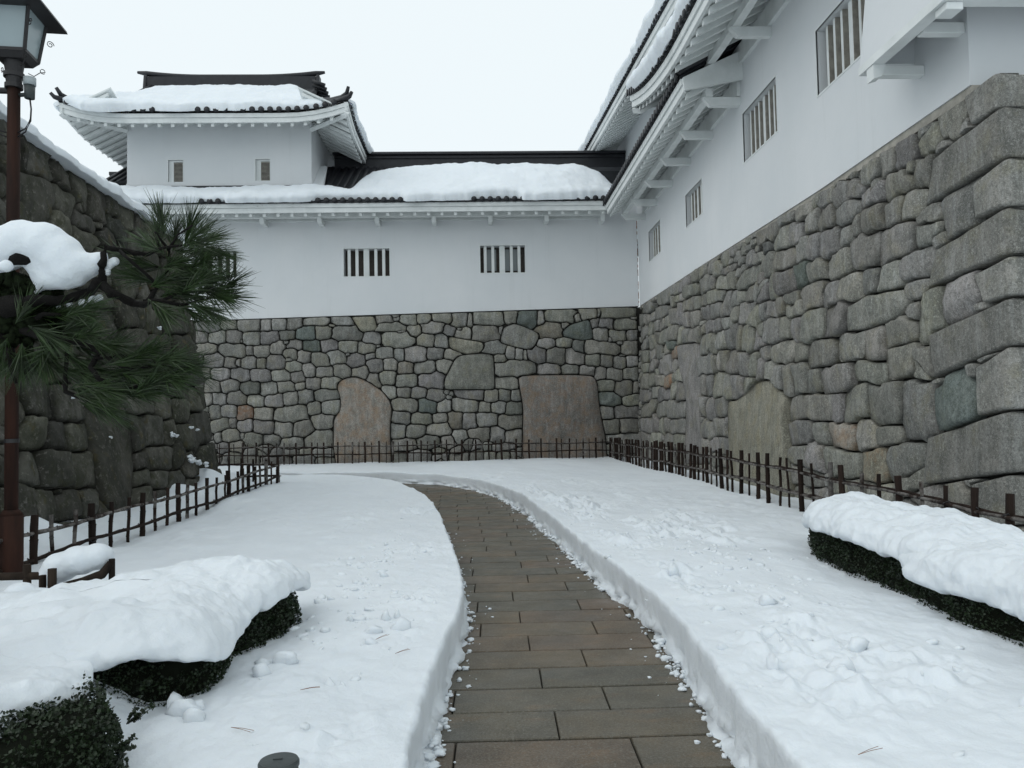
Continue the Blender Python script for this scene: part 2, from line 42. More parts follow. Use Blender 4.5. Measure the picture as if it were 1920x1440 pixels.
PINE_BRANCH = [[(-2.13, 3.2, 1.894, 0.064), (-1.948, 3.25, 1.975, 0.0554), (-1.826, 3.187, 2.026, 0.0426), (-1.714, 3.154, 2.039, 0.0235), (-1.622, 3.225, 2.055, 0.0171), (-1.54, 3.24, 2.085, 0.0171), (-1.478, 3.165, 2.114, 0.0213)], [(-1.99, 3.2, 2.144, 0.064), (-1.868, 3.221, 2.201, 0.0426), (-1.766, 3.152, 2.213, 0.0299), (-1.68, 3.191, 2.208, 0.0256)], [(-1.478, 3.2, 2.116, 0.0192), (-1.464, 3.174, 2.18, 0.0149), (-1.443, 3.161, 2.249, 0.0128), (-1.395, 3.236, 2.247, 0.0107), (-1.313, 3.229, 2.231, 0.0064), (-1.23, 3.156, 2.241, 0.0064), (-1.157, 3.182, 2.257, 0.0043)], [(-1.406, 3.2, 2.243, 0.0064), (-1.354, 3.15, 2.2, 0.0064), (-1.308, 3.206, 2.15, 0.0064), (-1.271, 3.248, 2.103, 0.0043)], [(-1.478, 3.2, 2.112, 0.0192), (-1.426, 3.172, 2.069, 0.0171), (-1.375, 3.245, 2.039, 0.0149), (-1.323, 3.216, 2.027, 0.0128), (-1.251, 3.151, 2.037, 0.0085), (-1.168, 3.197, 2.023, 0.0064), (-1.064, 3.25, 2.058, 0.0043)], [(-1.309, 3.2, 2.033, 0.0128), (-1.292, 3.22, 2.061, 0.0107), (-1.277, 3.243, 2.103, 0.0064)], [(-2.049, 3.2, 1.977, 0.0554), (-1.866, 3.249, 1.949, 0.0299), (-1.744, 3.201, 1.92, 0.0171), (-1.642, 3.15, 1.887, 0.0149), (-1.56, 3.212, 1.881, 0.0128), (-1.502, 3.247, 1.849, 0.0107), (-1.508, 3.176, 1.779, 0.0085), (-1.467, 3.159, 1.733, 0.0085), (-1.405, 3.234, 1.683, 0.0064), (-1.329, 3.232, 1.667, 0.0043)], [(-1.506, 3.2, 1.817, 0.0064), (-1.447, 3.233, 1.825, 0.0064), (-1.375, 3.159, 1.83, 0.0064), (-1.344, 3.178, 1.806, 0.0043)], [(-1.605, 3.2, 1.875, 0.0085), (-1.608, 3.186, 1.76, 0.0085), (-1.59, 3.154, 1.687, 0.0085), (-1.526, 3.225, 1.642, 0.0064)], [(-1.502, 3.2, 1.849, 0.0064), (-1.375, 3.152, 1.777, 0.0064), (-1.251, 3.192, 1.779, 0.0043)], [(-1.744, 3.2, 1.972, 0.0128), (-1.683, 3.162, 1.988, 0.0085), (-1.601, 3.237, 1.995, 0.0043)], [(-1.251, 3.2, 2.037, 0.0064), (-1.168, 3.207, 2.08, 0.0064), (-1.126, 3.248, 2.122, 0.0043), (-1.074, 3.181, 2.154, 0.0043)], [(-1.271, 3.2, 2.103, 0.0064), (-1.23, 3.245, 2.177, 0.0064), (-1.219, 3.215, 2.241, 0.0064), (-1.25, 3.151, 2.305, 0.0043)], [(-1.948, 3.2, 1.954, 0.0256), (-1.846, 3.242, 1.89, 0.0171), (-1.804, 3.168, 1.785, 0.0107), (-1.784, 3.166, 1.722, 0.0064)], [(-1.395, 3.2, 1.683, 0.0064), (-1.292, 3.2, 1.723, 0.0043), (-1.189, 3.15, 1.753, 0.0043)], [(-1.219, 3.2, 2.241, 0.0064), (-1.167, 3.158, 2.293, 0.0043), (-1.115, 3.178, 2.336, 0.0043)]]
PINE_SHOOT = [(-1.26, 3.22, 2.26, -1.3, 3.26, 2.41), (-1.22, 3.26, 2.27, -1.23, 3.32, 2.41), (-1.17, 3.25, 2.28, -1.09, 3.31, 2.38), (-1.11, 3.11, 2.24, -0.98, 3.1, 2.28), (-1.21, 3.29, 2.26, -1.11, 3.31, 2.26), (-1.31, 3.28, 2.13, -1.4, 3.23, 2.16), (-1.27, 3.19, 2.1, -1.16, 3.16, 2.13), (-1.25, 3.21, 2.06, -1.14, 3.22, 2.1), (-1.11, 3.1, 2.07, -0.99, 3.06, 2.14), (-1.09, 3.16, 2.06, -0.97, 3.21, 2.17), (-1.06, 3.25, 2.07, -0.93, 3.21, 2.14), (-1.06, 3.26, 2.06, -0.92, 3.21, 2.06), (-1.19, 3.22, 2.03, -1.06, 3.17, 1.96), (-1.09, 3.1, 2.01, -1.0, 3.15, 1.97), (-1.26, 3.14, 2.03, -1.16, 3.1, 1.95), (-1.4, 3.3, 2.22, -1.5, 3.35, 2.27), (-1.23, 3.16, 2.23, -1.36, 3.22, 2.31), (-1.23, 3.21, 2.22, -1.16, 3.23, 2.18), (-1.19, 3.14, 2.12, -1.11, 3.2, 2.14), (-1.2, 3.24, 2.08, -1.11, 3.3, 2.06), (-1.29, 3.28, 2.19, -1.4, 3.25, 2.21), (-1.22, 3.17, 2.17, -1.12, 3.13, 2.2), (-1.1, 3.13, 2.16, -1.0, 3.07, 2.19), (-1.14, 3.16, 2.17, -1.04, 3.17, 2.13), (-1.07, 3.1, 2.22, -0.98, 3.13, 2.21), (-1.07, 3.17, 2.08, -0.94, 3.14, 2.02), (-1.17, 3.26, 2.3, -1.14, 3.26, 2.4), (-1.22, 3.16, 2.3, -1.24, 3.16, 2.4), (-1.74, 3.24, 1.99, -1.51, 3.18, 2.02), (-1.73, 3.3, 1.99, -1.57, 3.23, 2.01), (-1.67, 3.25, 1.97, -1.55, 3.3, 2.01), (-1.69, 3.1, 1.93, -1.61, 3.14, 1.88), (-1.61, 3.17, 1.92, -1.5, 3.18, 1.97), (-1.53, 3.1, 1.89, -1.41, 3.04, 1.9), (-1.63, 3.14, 1.86, -1.74, 3.2, 1.78), (-1.75, 3.14, 1.86, -1.78, 3.18, 1.75), (-1.87, 3.29, 1.88, -1.94, 3.35, 1.77), (-1.69, 3.17, 1.86, -1.65, 3.15, 1.76), (-1.75, 3.2, 1.87, -1.83, 3.24, 1.77), (-1.8, 3.12, 1.88, -1.88, 3.16, 1.78), (-1.71, 3.26, 1.98, -1.63, 3.31, 1.94), (-1.75, 3.11, 1.96, -1.73, 3.17, 2.05), (-1.56, 3.12, 1.98, -1.44, 3.1, 2.02), (-1.8, 3.22, 2.0, -1.73, 3.28, 2.05), (-1.81, 3.17, 1.84, -1.74, 3.23, 1.78), (-1.77, 3.21, 1.85, -1.63, 3.18, 1.8), (-1.34, 3.16, 1.81, -1.18, 3.12, 1.87), (-1.24, 3.12, 1.79, -1.09, 3.07, 1.82), (-1.27, 3.24, 1.78, -1.14, 3.31, 1.83), (-1.32, 3.13, 1.67, -1.18, 3.07, 1.74), (-1.45, 3.3, 1.71, -1.29, 3.3, 1.78), (-1.34, 3.18, 1.67, -1.18, 3.14, 1.7), (-1.47, 3.22, 1.75, -1.36, 3.26, 1.78), (-1.55, 3.19, 1.76, -1.42, 3.18, 1.71), (-1.5, 3.11, 1.64, -1.38, 3.17, 1.6), (-1.52, 3.11, 1.67, -1.4, 3.11, 1.65), (-1.62, 3.27, 1.7, -1.47, 3.22, 1.69), (-1.52, 3.25, 1.78, -1.43, 3.31, 1.76), (-1.21, 3.23, 1.77, -1.11, 3.27, 1.78), (-1.22, 3.12, 1.74, -1.11, 3.11, 1.71), (-1.41, 3.13, 1.79, -1.3, 3.18, 1.83), (-1.36, 3.16, 1.75, -1.23, 3.15, 1.73), (-1.52, 3.3, 1.85, -1.45, 3.35, 1.9), (-1.61, 3.3, 1.87, -1.5, 3.29, 1.85), (-1.62, 3.2, 1.84, -1.53, 3.23, 1.78), (-1.29, 3.2, 1.71, -1.17, 3.17, 1.75), (-1.5, 3.18, 1.88, -1.36, 3.13, 1.85), (-1.65, 3.18, 1.78, -1.56, 3.24, 1.76), (-1.41, 3.29, 1.83, -1.31, 3.31, 1.87), (-1.31, 3.2, 1.78, -1.18, 3.18, 1.8), (-1.52, 3.12, 1.71, -1.36, 3.09, 1.68), (-1.67, 3.26, 1.89, -1.59, 3.31, 1.94), (-1.44, 3.17, 1.7, -1.33, 3.21, 1.68)]
PINE_SNOW = [(-1.869, 3.2, 2.248, 0.096), (-1.787, 3.2, 2.279, 0.096), (-1.694, 3.2, 2.267, 0.096), (-1.633, 3.2, 2.224, 0.09), (-1.602, 3.2, 2.171, 0.081), (-1.571, 3.2, 2.181, 0.072), (-1.53, 3.2, 2.185, 0.055), (-1.488, 3.2, 2.201, 0.043), (-1.462, 3.2, 2.226, 0.021), (-1.95, 3.2, 2.228, 0.096), (-1.673, 3.2, 2.14, 0.055), (-1.622, 3.2, 2.129, 0.047), (-1.714, 3.2, 2.109, 0.026), (-1.728, 3.2, 2.081, 0.017), (-1.725, 3.2, 2.14, 0.03), (-1.56, 3.2, 2.128, 0.03), (-1.746, 3.2, 2.263, 0.064), (-1.447, 3.22, 2.19, 0.021), (-1.426, 3.22, 2.2, 0.019), (-1.457, 3.22, 2.158, 0.017), (-1.57, 3.23, 2.043, 0.017), (-1.529, 3.23, 2.053, 0.019), (-1.622, 3.23, 2.038, 0.015), (-1.503, 3.23, 2.064, 0.015), (-1.663, 3.23, 2.03, 0.013), (-1.786, 3.1500000000000004, 2.167, 0.026), (-1.811, 3.1500000000000004, 2.167, 0.017), (-1.815, 3.1700000000000004, 1.889, 0.011), (-1.809, 3.1700000000000004, 1.858, 0.009)]


# ------------------------------------------------------------------ helpers
def _h(ix, iy, iz, s):
    n = (ix.astype(np.int64) * 374761393 + iy.astype(np.int64) * 668265263 + iz.astype(np.int64) * 1440662683 + s * 974634777) & 0xffffffff
    n = ((n ^ (n >> 13)) * 1274126177) & 0xffffffff
    n = (n ^ (n >> 16)) & 0xffff
    return n / 32767.5 - 1.0
def vnoise(x, y, z=0.0, s=0):
    x = np.asarray(x, float); y = np.asarray(y, float); z = np.asarray(z, float) + 0 * x
    ix, iy, iz = np.floor(x), np.floor(y), np.floor(z)
    fx, fy, fz = x - ix, y - iy, z - iz
    fx = fx * fx * (3 - 2 * fx); fy = fy * fy * (3 - 2 * fy); fz = fz * fz * (3 - 2 * fz)
    r = 0
    for a in (0, 1):
        for b in (0, 1):
            for c in (0, 1):
                w = (fx if a else 1 - fx) * (fy if b else 1 - fy) * (fz if c else 1 - fz)
                r = r + w * _h(ix + a, iy + b, iz + c, s)
    return r
def fbm(x, y, z=0.0, s=0, o=4, g=.5):
    r, a, f = 0, 1., 1.
    for k in range(o):
        r = r + a * vnoise(np.asarray(x) * f + 7.3 * k, np.asarray(y) * f + 3.1 * k, np.asarray(z) * f, s + k); a *= g; f *= 2.03
    return r
def sstep(a, b, x):
    t = np.clip((np.asarray(x, float) - a) / (b - a), 0, 1); return t * t * (3 - 2 * t)

MATS = {}
def mesh(name, verts, faces, m, smooth=False):
    me = bpy.data.meshes.new(name); me.from_pydata([tuple(v) for v in verts], [], faces)
    if m: me.materials.append(m)
    if smooth: me.polygons.foreach_set('use_smooth', [True] * len(me.polygons))
    me.update(); return me
def gridmesh(name, P, m, closed=False, smooth=True):
    """P: (n, k, 3) array of points -> quads"""
    n, k, _ = P.shape
    idx = np.arange(n * k).reshape(n, k)
    if closed: idx = np.vstack([idx, idx[:1]])
    a = idx[:-1, :-1].ravel(); b = idx[1:, :-1].ravel(); c = idx[1:, 1:].ravel(); d = idx[:-1, 1:].ravel()
    F = np.stack([a, b, c, d], 1)
    me = bpy.data.meshes.new(name)
    me.vertices.add(n * k); me.vertices.foreach_set('co', P.reshape(-1).astype(np.float32))
    me.loops.add(F.size); me.loops.foreach_set('vertex_index', F.ravel().astype(np.int32))
    me.polygons.add(len(F)); me.polygons.foreach_set('loop_start', (np.arange(len(F)) * 4).astype(np.int32))
    me.polygons.foreach_set('loop_total', np.full(len(F), 4, np.int32))
    me.materials.append(m); me.update(calc_edges=True)
    me.polygons.foreach_set('use_smooth', [smooth] * len(F)); me.validate(); return me
def quads(name, P, m, smooth=False):
    """P: (n,4,3) loose quads"""
    n = len(P); me = bpy.data.meshes.new(name)
    me.vertices.add(n * 4); me.vertices.foreach_set('co', P.reshape(-1).astype(np.float32))
    me.loops.add(n * 4); me.loops.foreach_set('vertex_index', np.arange(n * 4, dtype=np.int32))
    me.polygons.add(n); me.polygons.foreach_set('loop_start', (np.arange(n) * 4).astype(np.int32))
    me.polygons.foreach_set('loop_total', np.full(n, 4, np.int32))
    me.materials.append(m); me.update(calc_edges=True); return me
def link(name, me, parent=None, color=None):
    o = bpy.data.objects.new(name, me); COL.objects.link(o)
    if parent is not None:
        o.parent = parent; o.matrix_parent_inverse = Matrix.Translation(-base_of(parent))
    if color is not None: o.color = color
    return o
def base_of(o):
    v = Vector(o.location)
    while o.parent is not None:
        v = v + (Vector(o.matrix_parent_inverse.translation)); o = o.parent; v = v + Vector(o.location)
    return v
def tag(o, label=None, cat=None, group=None, kind=None):
    if label: o['label'] = label
    if cat: o['category'] = cat
    if group: o['group'] = group
    if kind: o['kind'] = kind
    return o
def thing(name, loc, label, cat, group=None):
    o = bpy.data.objects.new(name, None); COL.objects.link(o); o.location = loc; o.empty_display_size = .2
    return tag(o, label, cat, group)

class MB:
    def __init__(s): s.v = []; s.f = []
    def add(s, vs_, fs): n = len(s.v); s.v += [tuple(v) for v in vs_]; s.f += [tuple(i + n for i in f) for f in fs]
    def hexa(s, p):   # 8 points: bottom 4 ccw, top 4
        s.add(p, [(3, 2, 1, 0), (4, 5, 6, 7), (0, 1, 5, 4), (1, 2, 6, 5), (2, 3, 7, 6), (3, 0, 4, 7)])
    def box(s, x0, x1, y0, y1, z0, z1):
        s.hexa([(x0, y0, z0), (x1, y0, z0), (x1, y1, z0), (x0, y1, z0), (x0, y0, z1), (x1, y0, z1), (x1, y1, z1), (x0, y1, z1)])
    def tube(s, pts, rad, n=8, cap=True):
        pts = [Vector(p) for p in pts]; rad = rad if hasattr(rad, '__len__') else [rad] * len(pts)
        rings = []; up = Vector((0.01, .02, 1))
        for i, p in enumerate(pts):
            d = (pts[min(i + 1, len(pts) - 1)] - pts[max(i - 1, 0)]).normalized()
            a = d.cross(up if abs(d.z) < .9 else Vector((1, .1, 0))).normalized(); b = d.cross(a).normalized()
            rings.append([p + (a * math.cos(2 * math.pi * k / n) + b * math.sin(2 * math.pi * k / n)) * rad[i] for k in range(n)])
        vs_ = [v for r in rings for v in r]; fs = []
        for i in range(len(pts) - 1):
            for k in range(n):
                fs.append((i * n + k, i * n + (k + 1) % n, (i + 1) * n + (k + 1) % n, (i + 1) * n + k))
        if cap: fs.append(tuple(range(n - 1, -1, -1))); fs.append(tuple((len(pts) - 1) * n + k for k in range(n)))
        s.add(vs_, fs)
    def cyl(s, x, y, z0, z1, r0, r1=None, n=16):
        r1 = r0 if r1 is None else r1; s.tube([(x, y, z0), (x, y, z1)], [r0, r1], n)
    def mesh(s, name, m, smooth=False):
        me = mesh(name, s.v, s.f, m, smooth)
        return me
    def build(s, name, m, parent=None, smooth=False, bevel=0, color=None, fix=True):
        me = s.mesh(name, m, smooth)
        if fix:
            bm = bmesh.new(); bm.from_mesh(me); bmesh.ops.recalc_face_normals(bm, faces=bm.faces)
            if bevel: bmesh.ops.bevel(bm, geom=list(bm.edges), offset=bevel, segments=1, affect='EDGES', profile=.5)
            bm.to_mesh(me); bm.free()
        return link(name, me, parent, color)

class Fr:   # local frame: u along, v outward, z up
    def __init__(s, O, U, V): s.O, s.U, s.V = Vector(O), Vector(U), Vector(V)
    def p(s, u, v, z): q = s.O + s.U * u + s.V * v; return (q.x, q.y, q.z + z)
    def box(s, mb, u0, u1, v0, v1, z0, z1, dz0=0, dz1=0):
        # dz0/dz1 raise the u0 / u1 end
        mb.hexa([s.p(u0, v0, z0 + dz0), s.p(u1, v0, z0 + dz1), s.p(u1, v1, z0 + dz1), s.p(u0, v1, z0 + dz0),
                 s.p(u0, v0, z1 + dz0), s.p(u1, v0, z1 + dz1), s.p(u1, v1, z1 + dz1), s.p(u0, v1, z1 + dz0)])
    def prism(s, mb, prof, u0, u1, dz=None, step=.5):   # profile (v,z) extruded along u
        dz = dz or (lambda u: 0); n = max(1, int(abs(u1 - u0) / step)) if dz(u0) or dz(u1) or dz((u0+u1)/2) else 1
        us = [u0 + (u1 - u0) * i / n for i in range(n + 1)]; k = len(prof)
        vs_ = [s.p(u, v, z + dz(u)) for u in us for v, z in prof]; fs = []
        for i in range(n):
            for j in range(k): fs.append((i * k + j, i * k + (j + 1) % k, (i + 1) * k + (j + 1) % k, (i + 1) * k + j))
        fs.append(tuple(range(k - 1, -1, -1))); fs.append(tuple(n * k + j for j in range(k)))
        mb.add(vs_, fs)

# ------------------------------------------------------------------ materials
class NT:
    def __init__(s, name, rough=.8, spec=.3):
        s.m = bpy.data.materials.new(name); s.m.use_nodes = True; s.t = s.m.node_tree; s.b = s.t.nodes['Principled BSDF']
        s.b.inputs['Roughness'].default_value = rough; s.b.inputs['Specular IOR Level'].default_value = spec
        s.pos = s.n('ShaderNodeNewGeometry').outputs['Position']
    def n(s, ty, **k):
        x = s.t.nodes.new(ty)
        for a, b in k.items(): setattr(x, a, b)
        return x
    def l(s, a, b): s.t.links.new(a, b)
    def noise(s, scale, detail=4, rough=.55, stretch=None, dist=0):
        v = s.pos
        if stretch:
            mp = s.n('ShaderNodeMapping'); mp.inputs['Scale'].default_value = stretch; s.l(v, mp.inputs['Vector']); v = mp.outputs[0]
        x = s.n('ShaderNodeTexNoise'); x.inputs['Scale'].default_value = scale; x.inputs['Detail'].default_value = detail
        x.inputs['Roughness'].default_value = rough; x.inputs['Distortion'].default_value = dist; s.l(v, x.inputs['Vector']); return x.outputs['Fac']
    def ramp(s, v, a, b, c0=(0, 0, 0, 1), c1=(1, 1, 1, 1)):
        r = s.n('ShaderNodeValToRGB'); e = r.color_ramp.elements; e[0].position = a; e[1].position = b; e[0].color = c0; e[1].color = c1
        s.l(v, r.inputs[0]); return r.outputs[0]
    def mix(s, f, a, b, bt='MIX'):
        x = s.n('ShaderNodeMix', data_type='RGBA', blend_type=bt)
        for i, q in ((0, f), (6, a), (7, b)):
            if isinstance(q, (int, float)): x.inputs[i].default_value = q
            elif isinstance(q, tuple): x.inputs[i].default_value = q
            else: s.l(q, x.inputs[i])
        return x.outputs[2]
    def math(s, op, a, b=0.):
        x = s.n('ShaderNodeMath', operation=op)
        for i, q in ((0, a), (1, b)):
            if isinstance(q, (int, float)): x.inputs[i].default_value = q
            else: s.l(q, x.inputs[i])
        return x.outputs[0]
    def col(s, c): s.l(c, s.b.inputs['Base Color']) if not isinstance(c, tuple) else setattr(s.b.inputs['Base Color'], 'default_value', c)
    def bump(s, hs, strength=.5, dist=.01):
        prev = None
        for h, st, d in hs:
            x = s.n('ShaderNodeBump'); x.inputs['Strength'].default_value = st; x.inputs['Distance'].default_value = d
            s.l(h, x.inputs['Height'])
            if prev is not None: s.l(prev, x.inputs['Normal'])
            prev = x.outputs[0]
        s.l(prev, s.b.inputs['Normal'])

def m_plaster():
    t = NT('plaster', .75, .25)
    c = t.mix(t.ramp(t.noise(.55, 5), .35, .75), (.665, .69, .705, 1), (.73, .745, .755, 1))
    c = t.mix(t.math('MULTIPLY', t.ramp(t.noise(1.5, 6, .6, (1, 1, .12)), .55, .8), .22), c, (.60, .63, .62, 1))
    c = t.mix(t.math('MULTIPLY', t.ramp(t.noise(18, 6, .7), .62, .8), .25), c, (.58, .58, .55, 1))
    c = t.mix(t.math('MULTIPLY', t.ramp(t.noise(4.5, 5, .65, (1, 1, .06)), .58, .78), .22), c, (.50, .52, .51, 1))
    t.col(c); t.bump([(t.noise(30, 4), .25, .004), (t.noise(2.2, 3), .25, .02)]); return t.m
def m_woodwhite():
    t = NT('whitewashed_timber', .7, .25)
    c = t.mix(t.ramp(t.noise(3, 5), .4, .75), (.74, .765, .76, 1), (.63, .66, .65, 1))
    c = t.mix(t.math('MULTIPLY', t.ramp(t.noise(9, 5, .7), .66, .74), .5), c, (.33, .31, .29, 1))
    t.col(c); t.bump([(t.noise(40, 3), .2, .003)]); return t.m
def m_stone():
    t = NT('granite', .82, .28)
    oi = t.n('ShaderNodeObjectInfo'); rnd = oi.outputs['Random']
    c = t.mix(rnd, (.215, .207, .189, 1), (.335, .323, .298, 1))
    c = t.mix(t.ramp(t.noise(2.6, 6, .65), .38, .62), t.mix(1., c, (.58, .60, .585, 1), 'MULTIPLY'), c)
    c = t.mix(t.math('MULTIPLY', t.ramp(t.noise(3.2, 4), .5, .66), .7), c, (.235, .22, .155, 1))      # warm lichen cast
    c = t.mix(t.math('MULTIPLY', t.ramp(t.noise(9, 5, .7, (1, 1, .16)), .5, .64), .42), c, (.43, .44, .43, 1))   # pale run marks
    c = t.mix(t.math('MULTIPLY', t.ramp(t.noise(7.5, 5, .7, (1, 1, .16)), .5, .62), .5), c, (.085, .09, .085, 1))    # dark run marks
    c = t.mix(t.math('MULTIPLY', t.ramp(t.noise(22, 6, .8), .49, .6), .65), c, (.10, .10, .092, 1))
    c = t.mix(t.math('MULTIPLY', t.ramp(t.noise(34, 5, .85), .52, .62), .65), c, (.45, .45, .42, 1))
    c = t.mix(t.math('MULTIPLY', t.ramp(t.noise(95, 3, .85), .48, .62), .5), c, (.05, .05, .045, 1))
    c = t.mix(t.math('MULTIPLY', t.ramp(t.noise(120, 3, .85), .54, .66), .45), c, (.55, .55, .52, 1))
    rust = t.math('MULTIPLY', t.math('MULTIPLY', t.ramp(t.noise(3.2, 8, .85), .47, .56), t.math('SUBTRACT', 1., oi.outputs['Alpha'])), .85)
    c = t.mix(rust, c, (.24, .14, .085, 1))
    c = t.mix(1., c, oi.outputs['Color'], 'MULTIPLY')
    t.col(c); t.bump([(t.noise(8, 7, .65), .7, .04), (t.noise(45, 5, .75), .7, .010)]); return t.m
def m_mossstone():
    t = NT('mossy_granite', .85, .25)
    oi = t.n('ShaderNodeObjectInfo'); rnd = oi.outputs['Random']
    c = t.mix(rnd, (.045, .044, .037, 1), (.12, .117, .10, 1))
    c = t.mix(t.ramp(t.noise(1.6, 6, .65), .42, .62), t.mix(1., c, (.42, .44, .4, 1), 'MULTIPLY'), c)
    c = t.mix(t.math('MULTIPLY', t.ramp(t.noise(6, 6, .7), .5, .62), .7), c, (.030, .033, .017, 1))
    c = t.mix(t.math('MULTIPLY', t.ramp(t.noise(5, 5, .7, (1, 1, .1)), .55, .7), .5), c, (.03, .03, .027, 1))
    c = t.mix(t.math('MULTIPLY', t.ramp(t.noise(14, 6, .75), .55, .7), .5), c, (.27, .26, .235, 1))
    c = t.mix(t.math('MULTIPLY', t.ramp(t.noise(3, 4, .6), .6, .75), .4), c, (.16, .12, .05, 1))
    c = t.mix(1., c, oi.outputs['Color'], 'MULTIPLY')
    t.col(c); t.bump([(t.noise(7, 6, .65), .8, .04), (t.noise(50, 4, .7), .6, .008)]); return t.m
def m_simple(name, c, rough=.7, spec=.3, var=.25, sc=8, bump=.3, rnd=0., metal=0, bd=.005):
    t = NT(name, rough, spec)
    d = tuple(max(0, x * (1 - var)) for x in c[:3]) + (1,); e = tuple(x * (1 + var) for x in c[:3]) + (1,)
    q = t.mix(t.ramp(t.noise(sc, 5, .6), .3, .7), d, e)
    if rnd:
        r = t.n('ShaderNodeObjectInfo').outputs['Random']
        q = t.mix(r, q, t.mix(1., q, (1 + rnd, 1 + rnd, 1 + rnd, 1), 'MULTIPLY'))
    t.col(q); t.b.inputs['Metallic'].default_value = metal
    if bump: t.bump([(t.noise(sc * 6, 4, .6), bump, bd)])
    return t.m
def m_snow(name='snow'):
    t = NT(name, .55, .25)
    c = t.mix(t.ramp(t.noise(1.2, 5), .3, .75), (.715, .762, .80, 1), (.765, .81, .845, 1))
    t.col(c)
    t.b.inputs['Subsurface Weight'].default_value = .12; t.b.inputs['Subsurface Radius'].default_value = (.05, .06, .08); t.b.inputs['Subsurface Scale'].default_value = .5
    t.bump([(t.noise(11, 5, .6), .35, .02), (t.noise(34, 6, .7), .45, .012), (t.noise(150, 3, .75), .45, .004)]); return t.m
def m_paver():
    t = NT('paver_stone', .6, .4)
    oi = t.n('ShaderNodeObjectInfo'); rnd = oi.outputs['Random']
    r = t.n('ShaderNodeValToRGB'); t.l(rnd, r.inputs[0]); e = r.color_ramp.elements
    e[0].position = 0; e[0].color = (.090, .083, .066, 1); e[1].position = 1; e[1].color = (.100, .082, .060, 1)
    for p, q in ((.3, (.075, .072, .059, 1)), (.5, (.100, .080, .056, 1)), (.7, (.080, .075, .060, 1)), (.85, (.096, .072, .054, 1))):
        k = e.new(p); k.color = q
    c = r.outputs[0]
    c = t.mix(t.math('MULTIPLY', t.ramp(t.noise(3, 5, .6, (1, 2.5, 1)), .55, .75), .4), c, (.19, .115, .06, 1))
    c = t.mix(t.ramp(t.noise(2.2, 5, .65), .35, .65), t.mix(1., c, (.92, .92, .90, 1), 'MULTIPLY'), t.mix(1., c, (1.50, 1.38, 1.22, 1), 'MULTIPLY'))
    c = t.mix(t.math('MULTIPLY', t.ramp(t.noise(70, 4, .85), .5, .62), .6), c, (.20, .195, .165, 1))
    c = t.mix(t.math('MULTIPLY', t.ramp(t.noise(95, 4, .85), .5, .62), .6), c, (.028, .028, .025, 1))
    t.col(c)
    t.l(t.ramp(t.noise(2.5, 5, .6), .35, .7, (.35, .35, .35, 1), (.8, .8, .8, 1)), t.b.inputs['Roughness'])
    t.bump([(t.noise(140, 3, .7), .5, .003), (t.noise(6, 3), .2, .01)]); return t.m
def m_wood(name, a, b, grey=None):
    t = NT(name, .85, .15); oi = t.n('ShaderNodeObjectInfo')
    c = t.mix(t.ramp(t.noise(9, 5, .6, (1, 1, .15)), .35, .7), a, b)
    if grey:
        f = t.math('MULTIPLY', t.ramp(oi.outputs['Random'], .72, .8), t.ramp(t.noise(5, 5, .7), .42, .6)); c = t.mix(f, c, grey)
    c = t.mix(1., c, oi.outputs['Color'], 'MULTIPLY')
    t.col(c); t.bump([(t.noise(30, 4, .6, (1, 1, .2)), .5, .004)]); return t.m
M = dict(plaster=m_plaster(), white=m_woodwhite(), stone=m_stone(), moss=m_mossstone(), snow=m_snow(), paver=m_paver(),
    gap=m_simple('dark_joint', (.035, .034, .03), .95, .1), tile=m_simple('roof_tile_clay', (.013, .014, .017), .5, .4, .35, 5, .4, .3),
    shutter=m_simple('window_shutter', (.075, .066, .058), .7, .2), tan=m_simple('unpainted_edge', (.36, .34, .30), .7, .2),
    bamboo=m_wood('weathered_bamboo', (.012, .008, .0065, 1), (.034, .022, .017, 1), (.17, .16, .15, 1)),
    pole=m_wood('painted_pole', (.018, .010, .008, 1), (.042, .018, .012, 1)),
    iron=m_simple('dark_iron', (.018, .017, .018), .5, .4), bark=m_simple('pine_bark', (.010, .009, .008), .9, .2, .5, 30, .9, 0, 0, .01),
    needle=m_simple('pine_needles', (.022, .044, .011), .45, .45, .7, 16, 0), leaf=m_simple('boxwood_leaf', (.014, .025, .010), .5, .35, .7, 14, 0),
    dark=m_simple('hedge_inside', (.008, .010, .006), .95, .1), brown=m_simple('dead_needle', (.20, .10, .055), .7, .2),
    cap=m_simple('dark_plastic', (.045, .055, .055), .5, .4), grey=m_simple('light_grey_plastic', (.33, .37, .38), .5, .4),
    rust=m_simple('rust_mark', (.26, .12, .07), .9, .1), sand=m_simple('joint_sand', (.032, .031, .028), .95, .1), mossm=m_simple('moss', (.012, .018, .008), .95, .1, .6, 40, .9, 0, 0, .01))
def m_glass(name, c, e=0):
    t = NT(name, .25, .5); t.col(t.mix(t.noise(2, 3), tuple(x * .8 for x in c[:3]) + (1,), c)); return t.m
M['darkwood'] = m_wood('dark_log', (.012, .009, .007, 1), (.042, .030, .022, 1))
M['glass'] = m_glass('frosted_glass', (.33, .40, .42, 1)); M['pane'] = m_glass('window_glass', (.26, .30, .31, 1))

# ------------------------------------------------------------------ the ground, the path and the snow on it
g = tag(link('ground', mesh('ground', [(-1500, -1500, -.06), (1500, -1500, -.06), (1500, 1500, -.06), (-1500, 1500, -.06)], [(0, 1, 2, 3)], M['snow'])), kind='structure')

